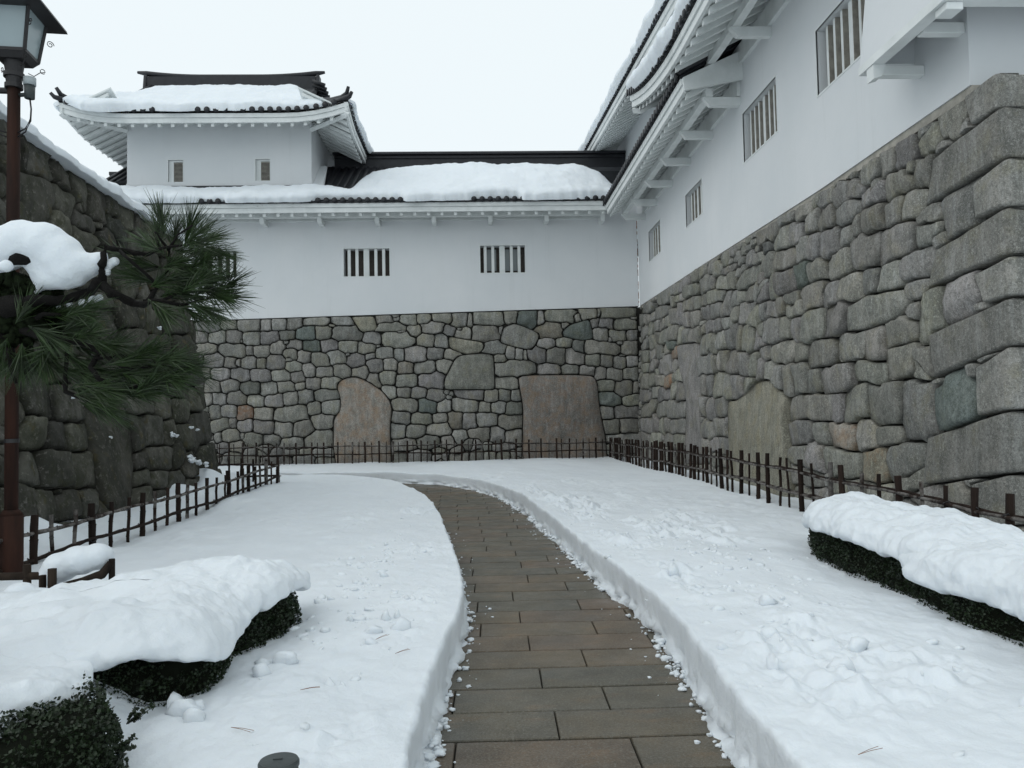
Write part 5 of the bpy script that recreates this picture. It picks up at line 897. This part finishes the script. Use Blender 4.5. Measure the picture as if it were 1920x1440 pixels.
# ------------------------------------------------------------------ bamboo fences
def post_mesh(r, h, seed):
    q = random.Random(seed); mb = MB(); n = 6
    pts = [(0, 0, -.35)]; rad = [r]
    for k in range(1, n + 1):
        z = h * k / n; pts.append((q.uniform(-.005, .005), q.uniform(-.005, .005), z)); rad.append(r * q.uniform(.92, 1.06))
        if k in (2, 4): pts.append((pts[-1][0], pts[-1][1], z + .012)); rad.append(r * 1.16); pts.append((pts[-1][0], pts[-1][1], z + .024)); rad.append(r)
    mb.tube(pts, rad, 8); return mb.mesh('picket', M['bamboo'], False)
def fence(loc, pts, ztop, label, thin=.014, thick=.024, step=.25, pos=None, rails=(.14, .42), seedf=0, railr=.013, snowz=.3):
    t = thing('bamboo_fence', loc, label, 'fence'); q = random.Random(seedf)
    pm = [post_mesh(thin, 1, s) for s in range(4)]; pk = [post_mesh(thick, 1, 10 + s) for s in range(3)]
    L = [0]
    for a, b in zip(pts[:-1], pts[1:]): L.append(L[-1] + math.dist(a, b))
    at = lambda s: (float(np.interp(s, L, [p[0] for p in pts])), float(np.interp(s, L, [p[1] for p in pts])))
    S = pos or [i * step + q.uniform(-.03, .03) for i in range(int(L[-1] / step) + 1)]
    for i, s in enumerate(S):
        x, y = at(s); big = (i % 2 == 0) if not pos else (i % 3 == 1 or q.random() < .3)
        me = q.choice(pk if big else pm); zt = ztop(s) + q.uniform(-.015, .02) + (.03 if big else 0)
        o = link('picket', me, t, (q.uniform(.75, 1.2),) * 3 + (1,)); o.location = (x + q.uniform(-.01, .01), y + q.uniform(-.01, .01), 0); o.scale = (q.uniform(.85, 1.2),) * 2 + (zt,); o.rotation_euler = (q.uniform(-.03, .03), q.uniform(-.03, .03), q.uniform(0, 6))
    for dzr in rails:
        for dd in ((.0, .0), (.03, .012)):
            mb = MB(); P = []; n = max(2, int(L[-1] / .18))
            nx, ny = (pts[1][1] - pts[0][1]), -(pts[1][0] - pts[0][0]); k = math.hypot(nx, ny)
            for i in range(n + 1):
                s = L[-1] * i / n; x, y = at(s); P.append((x + nx / k * (dd[0] * 1.4 - .02), y + ny / k * (dd[0] * 1.4 - .02), ztop(s) - dzr + dd[1] + .012 * math.sin(s * 2.3 + dzr * 9) + q.uniform(-.006, .006)))
            mb.tube(P, [railr * (1.0 if i % 3 else 1.25) for i in range(len(P))], 6); mb.build('rail', M['bamboo'], t, True, fix=False)
    mb = MB()
    for s in S:
        x, y = at(s)
        for dzr in rails:
            z = ztop(s) - dzr + .006; r = thick * 1.35; mb.tube([(x + r * math.cos(a), y + r * math.sin(a), z + .02 * math.sin(a * 2)) for a in [k * math.pi / 3 for k in range(7)]], .005, 4)
    tag(mb.build('rope_lashing', M['iron'], t, fix=False), kind='stuff')
    return t
fence((-2, 24.9, 0), [(-9.8, 24.9), (4.1, 24.9)], lambda s: .93 - .006 * s, 'dark bamboo lattice fence along the foot of the far stone wall', seedf=1, thin=.013, thick=.026, rails=(.12, .36), step=.21)
fence((4.1, 15, 0), [(4.1, 4.9), (4.1, 24.9)], lambda s: float(np.interp(s, [0, 2.5, 7, 11, 20], [.84, .88, .95, .94, .86])), 'dark bamboo lattice fence below the right stone wall', pos=[.4 * i for i in range(21)] + [8.3 + .29 * i for i in range(41)], seedf=2, thick=.03, thin=.018, rails=(.15, .42), railr=.015)
LY = [7.25, 7.73, 8.1, 8.5, 8.9, 9.3, 9.74, 10.16, 10.56, 10.97, 11.39, 11.74, 12.09, 12.55, 12.98, 13.41, 13.66, 14.11, 14.48, 14.78, 15.2, 15.64, 16.03, 16.35, 16.78, 17.0]
fence((-4.2, 12, 0), [(-4.2, 6.9), (-4.2, 17.0), (-7.2, 17.9)], lambda s: float(np.interp(s, [0, 6, 10, 13], [.68, .70, .80, .78])), 'dark bamboo lattice fence in front of the mossy left wall', pos=[y - 6.9 for y in LY] + [10.1 + .3 * i for i in range(1, 10)], seedf=3, thick=.032, thin=.02, rails=(.13, .37), railr=.017)

# ------------------------------------------------------------------ low log edging with snow lumps by the lamp post
le = thing('log_edging', (-3.3, 6.3, 0), 'low dark log edging round the pine with stub posts, heaped with snow', 'edging')
mb = MB(); mb.tube([(-4.5, 6.32, .42), (-3.9, 6.30, .425), (-3.2, 6.3, .42)], .03, 8); mb.build('rail', M['darkwood'], le, True)
mb = MB(); mb.tube([(-3.22, 6.22, .33), (-3.02, 6.25, .37), (-2.9, 6.30, .42), (-2.84, 6.32, .50)], [.035, .04, .035, .03], 8); mb.build('rail', M['darkwood'], le, True)
for x, y, z, r in [(-3.46, 6.3, .51, .03), (-3.19, 6.14, .50, .032), (-3.27, 6.16, .45, .026), (-3.40, 5.85, .37, .035), (-2.84, 6.33, .53, .024), (-3.38, 6.0, .40, .026)]:
    mb = MB(); mb.cyl(x, y, -.1, z, r, r * .95, 10); mb.build('stub_post', M['darkwood'], le)
def lump(name, balls, label, vox=.02, nz=.012, sc=9, smooth_n=6, parent=None):
    mb = MB()
    for (x, y, z, r, *sq) in balls: mb.add(IV * np.array(sq if sq else (1, 1, 1)) * r + np.array((x, y, z)), IF)
    me = mb.mesh('tmp', M['snow'], True); o = bpy.data.objects.new('tmp', me); COL.objects.link(o)
    rm = o.modifiers.new('r', 'REMESH'); rm.mode = 'VOXEL'; rm.voxel_size = vox; rm.use_smooth_shade = True
    sm = o.modifiers.new('s', 'SMOOTH'); sm.iterations = smooth_n; sm.factor = .6
    dg = bpy.context.evaluated_depsgraph_get(); me2 = bpy.data.meshes.new_from_object(o.evaluated_get(dg)); bpy.data.objects.remove(o); bpy.data.meshes.remove(me)
    n = len(me2.vertices); co = np.zeros(n * 3, np.float32); me2.vertices.foreach_get('co', co); co = co.reshape(-1, 3).astype(float); no = np.zeros(n * 3, np.float32); me2.vertices.foreach_get('normal', no); no = no.reshape(-1, 3)
    d = nz * fbm(co[:, 0] * sc, co[:, 1] * sc, co[:, 2] * sc, 5, 4); co += no * d[:, None]
    me2.vertices.foreach_set('co', co.astype(np.float32).ravel()); me2.polygons.foreach_set('use_smooth', [True] * len(me2.polygons))
    me2.materials.clear(); me2.materials.append(M['snow']); me2.update()
    return tag(link(name, me2, parent), label, 'snow')
lump('snow_lump', [(-3.24, 6.36, .47, .14, 1, 1, .85), (-3.1, 6.36, .52, .14, 1.1, 1, .85), (-2.98, 6.40, .54, .13, 1.0, 1, .8), (-3.3, 6.34, .42, .10)], 'rounded pillow of snow sitting on the log edging', vox=.015, nz=.006)
lump('snow_lump', [(-3.33, 5.98, .36, .10, 1.2, 1, .8), (-3.2, 6.0, .33, .09, 1.3, 1, .7)], 'smaller heap of snow in front of the log edging', vox=.015, nz=.006)

# ------------------------------------------------------------------ street lamp
lp = thing('street_lamp', (-4.15, 7.3, 0), 'dark lantern lamp on a reddish brown pole at the left edge', 'street lamp')
mb = MB(); mb.cyl(-4.15, 7.3, 0, .78, .098, .098, 20); mb.cyl(-4.15, 7.3, .78, .83, .098, .06, 20); mb.build('pole_sleeve', M['pole'], lp, True)
mb = MB(); mb.cyl(-4.15, 7.3, .8, 4.7, .056, .052, 18); mb.build('pole', M['pole'], lp, True)
mb = MB(); mb.cyl(-4.15, 7.3, 1.42, 1.455, .061, .061, 18); mb.build('band', M['iron'], lp); mb = MB(); mb.cyl(-4.15, 7.3, 4.62, 4.66, .075, .075, 18); mb.cyl(-4.15, 7.3, 4.66, 4.72, .062, .07, 18); mb.cyl(-4.15, 7.3, 4.72, 4.76, .085, .085, 18); mb.cyl(-4.15, 7.3, 4.76, 4.86, .07, .085, 18); mb.build('collar', M['iron'], lp)
la = R(52)
def lq(r, k, z, c=(-4.15, 7.3)): a = la + k * math.pi / 2; return Vector((c[0] + r * math.cos(a) , c[1] + r * math.sin(a), z))
mb = MB(); mb.hexa([lq(.16, k, 4.86) for k in range(4)] + [lq(.21, k, 4.91) for k in range(4)]); mb.hexa([lq(.215, k, 4.911) for k in range(4)] + [lq(.215, k, 4.94) for k in range(4)]); mb.build('lantern_base', M['iron'], lp)
for k in range(4):
    mb = MB(); mb.tube([lq(.205, k, 4.92), lq(.275, k, 5.32)], .018, 4); mb.build('lantern_frame', M['iron'], lp)
    mb = MB(); mb.add([lq(.195, k, 4.935), lq(.195, k + 1, 4.935), lq(.262, k + 1, 5.31), lq(.262, k, 5.31)], [(0, 1, 2, 3)]); mb.add([lq(.188, k, 4.935), lq(.188, k + 1, 4.935), lq(.255, k + 1, 5.31), lq(.255, k, 5.31)], [(3, 2, 1, 0)]); mb.build('lantern_pane', M['glass'], lp, fix=False)
    mb = MB(); sp = [];
    for i in range(22):
        t = i / 21; a = t * 9; r = .035 * (1 - t * .75); sp.append(lq(.31 + math.cos(a) * r, k, 5.14 + math.sin(a) * r))
    mb.tube(sp, .004, 5); mb.build('scroll', M['iron'], lp, fix=False); mb = MB(); sp = [lq(.12, k, 4.80), lq(.17, k, 4.79), lq(.22, k, 4.84)] + [lq(.245 + math.cos(a) * .022, k, 4.86 + math.sin(a) * .022) for a in [i * .7 for i in range(9)]]
    mb.tube(sp, .004, 5); mb.build('scroll', M['iron'], lp, fix=False)
mb = MB(); mb.hexa([lq(.47, k, 5.30) for k in range(4)] + [lq(.46, k, 5.325) for k in range(4)]); mb.hexa([lq(.455, k, 5.326) for k in range(4)] + [lq(.06, k, 5.66) for k in range(4)]); mb.tube([(-4.15, 7.3, 5.64), (-4.15, 7.3, 5.72), (-4.15, 7.3, 5.78)], [.05, .06, .01], 10); mb.build('lantern_roof', M['iron'], lp)
mb = MB(); mb.cyl(-4.0, 7.28, 4.64, 4.71, .052, .052, 16); mb.build('sensor_cap', M['grey'], lp, True); mb = MB(); mb.cyl(-4.0, 7.28, 4.52, 4.64, .042, .045, 16); mb.tube([(-4.1, 7.3, 4.56), (-4.0, 7.28, 4.56)], .018, 6); mb.build('sensor', M['cap'], lp, True)
mb = MB(); mb.tube([(-4.2, 7.3, 4.60), (-4.42, 7.28, 4.60)], .03, 8); mb.tube([(-4.42, 7.2, 4.55), (-4.42, 7.36, 4.62)], [.09, .07], 10); mb.build('side_arm', M['iron'], lp)
for sgn, xx in ((1, -4.0), (-1, -4.33)):
    for k in range(2):
        mb = MB(); ex = xx; mb.tube([(ex, 7.28, 4.54), (ex + .02 * sgn, 7.27, 4.42), (ex + .015 * sgn, 7.27, 4.33 - .02 * k), (ex - .03 * sgn, 7.27, 4.24 - .03 * k), (-4.15 + .05 * sgn, 7.28, 4.21 - .04 * k)], .007, 6); mb.build('cable', M['iron'], lp, True, fix=False)

# round ground lamp in the snow at the bottom
gl_ = thing('ground_lamp', (-.725, 2.90, .2), 'round dark grey lamp cap poking out of the snow at the bottom', 'ground lamp')
mb = MB(); mb.cyl(-.725, 2.90, .10, .352, .066, .067, 40); mb.build('housing', M['cap'], gl_, True)
mb = MB(); mb.tube([(-.725, 2.90, .345), (-.725, 2.90, .358), (-.725, 2.90, .366), (-.725, 2.90, .366)], [.071, .071, .066, .058], 40); mb.cyl(-.725, 2.90, .3655, .3665, .058, .058, 40); mb.tube([(-.745, 2.90, .369), (-.712, 2.905, .369)], .003, 5); mb.build('rim', M['cap'], gl_)

# ------------------------------------------------------------------ hedges under snow
def poly_resample(pts, n):
    P = np.array(pts + pts[:1], float); Cc = catmull(list(map(tuple, P)), 12); L = np.concatenate([[0], np.cumsum(np.hypot(*np.diff(Cc, axis=0).T))]); t = np.linspace(0, L[-1], n, endpoint=False)
    return np.stack([np.interp(t, L, Cc[:, 0]), np.interp(t, L, Cc[:, 1])], 1)
def pillow(name, outline, spine, zedge, H, label, n=420, seed=1, p=2.6, tuck=.10, nz=.02, hfun=None, sag=None):
    O_ = poly_resample(outline, n); a, b = np.array(spine[0]), np.array(spine[1]); e = b - a
    t = np.clip(((O_ - a) @ e) / (e @ e), 0, 1); S = a + t[:, None] * e
    rs = list(np.linspace(0.001, 1, 70)); P = []
    for r in rs:
        r2 = 1 - (1 - r) ** 1.5; q = S + (O_ - S) * r2; h = (1 - r2 ** p) ** (1 / p); P.append((q, h, 0))
    for k, r in enumerate((.985, .95, .88, .7, .4, .05)): P.append((S + (O_ - S) * r, -(.25, .5, .75, .9, 1., 1.)[k], 1))
    rows = []
    for q, h, und in P:
        ze = zedge + .045 * fbm(q[:, 0] * 2.6, q[:, 1] * 2.6, 0, seed + 5, 3) + .012 * fbm(q[:, 0] * 13, q[:, 1] * 13, 0, seed + 6, 3)
        HH = H * (hfun(q[:, 0], q[:, 1]) if hfun else 1)
        ze = ze - (sag(q[:, 0], q[:, 1]) if sag else 0)
        z = ze + (HH * h if not und else tuck * h)
        # noise: big soft lobes + small crumbly ones near the edge
        big = fbm(q[:, 0] * 2.1, q[:, 1] * 2.1, z * 2, seed, 3); sm = fbm(q[:, 0] * 9, q[:, 1] * 9, z * 9, seed + 3, 3)
        out = (q - S); out = out / np.maximum(1e-6, np.hypot(out[:, 0], out[:, 1]))[:, None]
        edge_w = np.clip(1 - abs(h), 0, 1) if not und else 1
        q2 = q + out * ((nz * 1.6 * big + nz * 1.6 * sm) * edge_w)[:, None]; z = z + (nz * .8 * big * (1 if not und else .5) + nz * .35 * sm * edge_w)
        rows.append(np.concatenate([q2, z[:, None]], 1))
    Pm = np.stack(rows, 1); Pm = np.concatenate([Pm, Pm[:1]], 0)
    return tag(link(name, gridmesh(name, Pm, M['snow'])), label, 'snow')
def leaves(name, pts, nrm, m, parent, L=.014, W=.008, seed=1, spread=.9):
    r = np.random.default_rng(seed); n = len(pts); d = nrm + r.normal(0, spread, (n, 3)); d /= np.linalg.norm(d, axis=1)[:, None]
    s = np.cross(d, r.normal(0, 1, (n, 3))); s /= np.linalg.norm(s, axis=1)[:, None]; l = (L * r.uniform(.6, 1.3, n))[:, None]; w = (W * r.uniform(.6, 1.2, n))[:, None]
    Q = np.stack([pts, pts + d * l * .5 + s * w, pts + d * l, pts + d * l * .5 - s * w], 1)
    return link(name, quads(name, Q, m), parent)
def hedge(loc, outline, spine, z0, z1, label, nleaf, seed=1, shrink=.1, sprigs=()):
    t = thing('hedge', loc, label, 'hedge'); O_ = poly_resample(outline, 160); a, b = np.array(spine[0]), np.array(spine[1]); e = b - a
    tt = np.clip(((O_ - a) @ e) / (e @ e), 0, 1); S = a + tt[:, None] * e; dirv = O_ - S; ln = np.hypot(dirv[:, 0], dirv[:, 1])[:, None]; dn = dirv / ln
    I = O_ - dn * shrink
    zs = np.linspace(z0, z1, 12); P = []
    for k, z in enumerate(zs): q = I + dn * (.05 * math.sin(math.pi * k / 11) + .03 * fbm(I[:, 0] * 6, I[:, 1] * 6, z * 6, seed, 3))[:, None] - dn * .05; P.append(np.concatenate([q, np.full((len(q), 1), z)], 1))
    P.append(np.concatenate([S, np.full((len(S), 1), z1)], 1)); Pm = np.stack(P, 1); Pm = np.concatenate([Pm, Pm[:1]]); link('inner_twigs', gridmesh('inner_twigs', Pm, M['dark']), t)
    r = np.random.default_rng(seed); i = r.integers(0, 160, nleaf); f = r.random(nleaf); q = I[i] * (1 - f[:, None]) + I[(i + 1) % 160] * f[:, None]; dd = dn[i]
    z = r.uniform(z0, z1 + .02, nleaf); off = .05 * np.sin(np.pi * (z - z0) / (z1 - z0)) + .045 * fbm(q[:, 0] * 6, q[:, 1] * 6, z * 6, seed, 3) - np.abs(r.normal(0, .022, nleaf)) + .01
    top = r.random(nleaf) < .22; f2 = r.random(nleaf) ** .6 * .55; q[top] = q[top] + (S[i][top] - q[top]) * (1 - f2[top, None]) * .0 - dd[top] * (f2[top, None] * .5); off[top] = 0; z[top] = z1 + .02 + r.uniform(-.01, .03, top.sum()) + .03 * vnoise(q[top, 0] * 8, q[top, 1] * 8, 0, 3)
    keep = vnoise(q[:, 0] * 14, q[:, 1] * 14, z * 14, seed + 8) > -.55
    pts = np.concatenate([q + dd * off[:, None], z[:, None]], 1)[keep]; nn = np.concatenate([dd, np.full((nleaf, 1), .5)], 1)[keep]
    leaves('foliage', pts, nn, M['leaf'], t, seed=seed)
    mb = MB(); LPn = []; LN = []
    for (x, y, z, dx, dy, dz_, L) in sprigs:
        q0 = random.Random(int(x * 1000 + y * 77)); p0 = Vector((x, y, z)); d = Vector((dx, dy, dz_)).normalized()
        for k in range(5):
            d2 = (d + Vector((q0.uniform(-.5, .5), q0.uniform(-.5, .5), q0.uniform(-.3, .5)))).normalized(); e1 = p0 + d2 * L * q0.uniform(.5, 1); mb.tube([p0, e1], [.002, .001], 4)
            for j in range(26):
                f_ = q0.uniform(.2, 1); pp = p0.lerp(e1, f_); LPn.append(pp); LN.append(Vector((q0.uniform(-1, 1), q0.uniform(-1, 1), q0.uniform(-.3, 1))))
    if sprigs:
        mb.build('twig', M['bark'], t, fix=False); leaves('foliage', np.array([p[:] for p in LPn]), np.array([p[:] for p in LN]), M['leaf'], t, seed=seed + 3, spread=.3)
    return t
# left hedge and the nearer clump in front of it
OL = [(-1.10, 5.35), (-1.16, 4.9), (-1.27, 4.5), (-1.24, 4.1), (-1.27, 3.78), (-1.52, 3.6), (-1.9, 3.45), (-2.5, 3.4), (-2.9, 3.7), (-3.05, 4.3), (-2.8, 4.9), (-2.3, 5.3), (-1.8, 5.6), (-1.3, 5.62)]
hedge((-2, 4.6, 0), OL, ((-2.4, 4.6), (-1.8, 4.6)), .05, .465, 'clipped dark green hedge buried in snow, left of the path', 42000, 1, .13, [(-1.3, 4.9, .36, 1, 0, .3, .07), (-1.35, 4.4, .4, 1, -.3, .3, .06), (-1.5, 3.65, .4, .4, -1, .3, .07)])
pillow('hedge_snow', OL, ((-2.3, 4.5), (-1.8, 4.5)),   .49, .20, 'thick smooth snow cap on the left hedge, drooping over its edge', seed=3, nz=.018, tuck=.03, p=2.3, hfun=lambda x, y: .30 + .80 * sstep(-3.0, -1.6, x), sag=lambda x, y: .02 * np.exp(-((y - 4.0) / .4) ** 2) * sstep(-1.8, -1.4, x))
O2 = [(-1.33, 3.2), (-1.30, 3.0), (-1.36, 2.75), (-1.5, 2.5), (-1.8, 2.2), (-2.4, 2.0), (-2.9, 2.3), (-3.0, 2.9), (-2.7, 3.4), (-2.1, 3.55), (-1.6, 3.45)]
hedge((-2.1, 2.8, 0), O2, ((-2.4, 2.8), (-2.0, 2.8)), .03, .50, 'nearer dark green bush with leafy sprigs at the bottom left', 42000, 5, .09,
      [(-1.35, 3.05, .36, 1, .1, .4, .12), (-1.33, 2.95, .30, 1, -.1, .2, .12), (-1.38, 3.2, .4, .7, .5, .5, .12), (-1.42, 2.7, .36, .8, -.6, .3, .10), (-1.36, 2.9, .2, 1, -.2, 0, .10), (-1.45, 2.6, .3, .6, -.8, .2, .1), (-1.6, 2.4, .35, .3, -1, .4, .1)])
O2c = [(-1.62, 3.42), (-1.56, 3.15), (-1.66, 2.95), (-1.62, 2.7), (-1.85, 2.45), (-2.0, 2.2), (-2.5, 1.95), (-3.1, 2.2), (-3.3, 2.9), (-3.0, 3.5), (-2.4, 3.75), (-1.85, 3.65)]
pillow('hedge_snow', O2c, ((-2.5, 2.8), (-2.2, 2.8)), .475, .16, 'crumbly snow cap on the near left bush', seed=8, nz=.026, tuck=.03)
# right hedge: two humps
OR1 = [(3.08, 7.55), (2.90, 7.1), (2.86, 6.4), (2.86, 5.6), (2.86, 5.1), (3.1, 4.9), (3.6, 5.0), (3.85, 5.6), (3.9, 6.6), (3.75, 7.5), (3.35, 7.9)]
hedge((3.3, 6.3, 0), OR1, ((3.3, 7.1), (3.3, 5.6)), .05, .58, 'long clipped hedge under snow, beside the right fence', 45000, 11, .12)
pillow('hedge_snow', OR1, ((3.3, 7.1), (3.3, 5.6)), .565, .20, 'far snow cap on the right hedge, rounded at its end', seed=13, nz=.020, tuck=.05)
OR2 = [(2.84, 5.35), (2.74, 4.9), (2.72, 4.6), (2.78, 4.3), (2.72, 3.8), (2.72, 3.2), (3.2, 2.9), (3.8, 3.2), (4.0, 4.2), (3.8, 5.1), (3.3, 5.4)]
hedge((3.3, 4.1, 0), OR2, ((3.3, 4.7), (3.3, 3.6)), .05, .48, 'nearer clipped hedge under snow at the right edge', 30000, 15, .12)
pillow('hedge_snow', OR2, ((3.3, 4.7), (3.3, 3.6)), .48, .26, 'near snow cap on the right hedge, sagging lower on its path side', seed=19, nz=.022, tuck=.06)

# ------------------------------------------------------------------ pine
pn = thing('pine_tree', (-2.15, 3.25, 0), 'trained pine reaching in from the left with long needles and drooping branches', 'pine tree')
mb = MB(); mb.tube([(-2.35, 3.35, -.1), (-2.32, 3.3, .6), (-2.4, 3.3, 1.2), (-2.2, 3.2, 1.75), (-2.12, 3.2, 2.2), (-2.25, 3.25, 2.7)], [.13, .11, .10, .10, .08, .05], 12); mb.build('trunk', M['bark'], pn, True)
BK = Vector((-1.98, 3.2, 2.0))
for k, b in enumerate(PINE_BRANCH):
    mb = MB(); P = [Vector(p[:3]) for p in b]; rd = [p[3] for p in b]
    # subdivide with jitter for gnarled look
    Q = []; Rr = []; q = random.Random(k)
    for i in range(len(P) - 1):
        for s in range(3):
            t = s / 3; Q.append(P[i].lerp(P[i + 1], t) + Vector((q.uniform(-1, 1), q.uniform(-1, 1), q.uniform(-1, 1))) * rd[i] * .22); Rr.append((rd[i] * (1 - t) + rd[i + 1] * t) * q.uniform(.82, 1.2))
    Q.append(P[-1]); Rr.append(rd[-1]); mb.tube(Q, Rr, 8); mb.build('branch', M['bark'], pn, True)
# moss and dense dark twigs on the old bough at the frame edge
mb = MB(); q = random.Random(2)
for k in range(330):
    x, z = q.uniform(-2.0, -1.68), q.uniform(1.88, 2.2); z = min(z, 2.18 - (x + 2.0) * .25)
    mb.add(blob((x, 3.23 + q.uniform(-.03, .05), z), q.uniform(.012, .030), (1, .8, 1), k, .7), IF)
mb.build('moss', M['mossm'], pn, True, fix=False)
NV = []; r = np.random.default_rng(7)
for (x0, y0, z0, x1, y1, z1) in PINE_SHOOT:
    a, b = np.array((x0, y0, z0)), np.array((x1, y1, z1)); d = b - a; L = np.linalg.norm(d); d /= L
    n = 84
    # shoot stem
    t = r.uniform(-.15, .55, n)[:, None]; base = a + d * L * t
    u = np.cross(d, r.normal(0, 1, (n, 3))); u /= np.linalg.norm(u, axis=1)[:, None]
    sp = np.abs(r.normal(.35, .22, n))[:, None]; dirn = d * np.cos(sp) + u * np.sin(sp); dirn[:, 2] -= .05; nl = r.uniform(.75, 1.12, n)[:, None] * .135
    mid = base + dirn * nl * .55; tip = base + dirn * nl + np.array((0, 0, -.008)) * r.uniform(0, 1, (n, 1))
    w = np.cross(dirn, r.normal(0, 1, (n, 3))); w = w / np.linalg.norm(w, axis=1)[:, None] * .00125
    NV.append(np.stack([base - w, base + w, mid + w, mid - w], 1)); NV.append(np.stack([mid - w, mid + w, tip + w * .2, tip - w * .2], 1))
    w2 = np.cross(dirn, w); w2 = w2 / np.linalg.norm(w2, axis=1)[:, None] * .00125
    NV.append(np.stack([base - w2, base + w2, tip + w2 * .3, tip - w2 * .3], 1))
NVa = np.concatenate(NV)
link('needles', quads('needles', NVa, M['needle']), pn)
mb = MB()
for (x0, y0, z0, x1, y1, z1) in PINE_SHOOT: mb.tube([(x0, y0, z0), (x0 + (x1 - x0) * .6, y0 + (y1 - y0) * .6, z0 + (z1 - z0) * .6)], [.004, .0025], 5)
mb.build('shoot_stems', M['bark'], pn, fix=False)
big = [b for b in PINE_SNOW] + [(-1.725, 3.2, 2.19, .05), (-1.69, 3.2, 2.165, .035), (-1.66, 3.2, 2.15, .035)]
lump('branch_snow', [(x, y, z, rr_) for x, y, z, rr_ in big if y < 3.21 and rr_ > .015 and y > 3.17], 'heavy bent pad of snow draped over the pine bough', vox=.008, nz=.004, sc=14, smooth_n=40)
lump('branch_snow', [(x, 3.24, z, rr_) for x, y, z, rr_ in big if y > 3.225], 'thin strip of snow lying under the pine branch', vox=.006, nz=.003, sc=14, smooth_n=4)
lump('branch_snow', [(x, 3.20, z, rr_) for x, y, z, rr_ in big if 3.21 < y <= 3.225], 'small snow clot beyond the fork of the pine branch', vox=.005, nz=.003, sc=14, smooth_n=4)
lump('branch_snow', [(x, 3.10, z, rr_) for x, y, z, rr_ in big if y < 3.16], 'little oval of snow on the cut pine stub', vox=.006, nz=.002, sc=14, smooth_n=4)
print('meshes', len(bpy.data.objects))
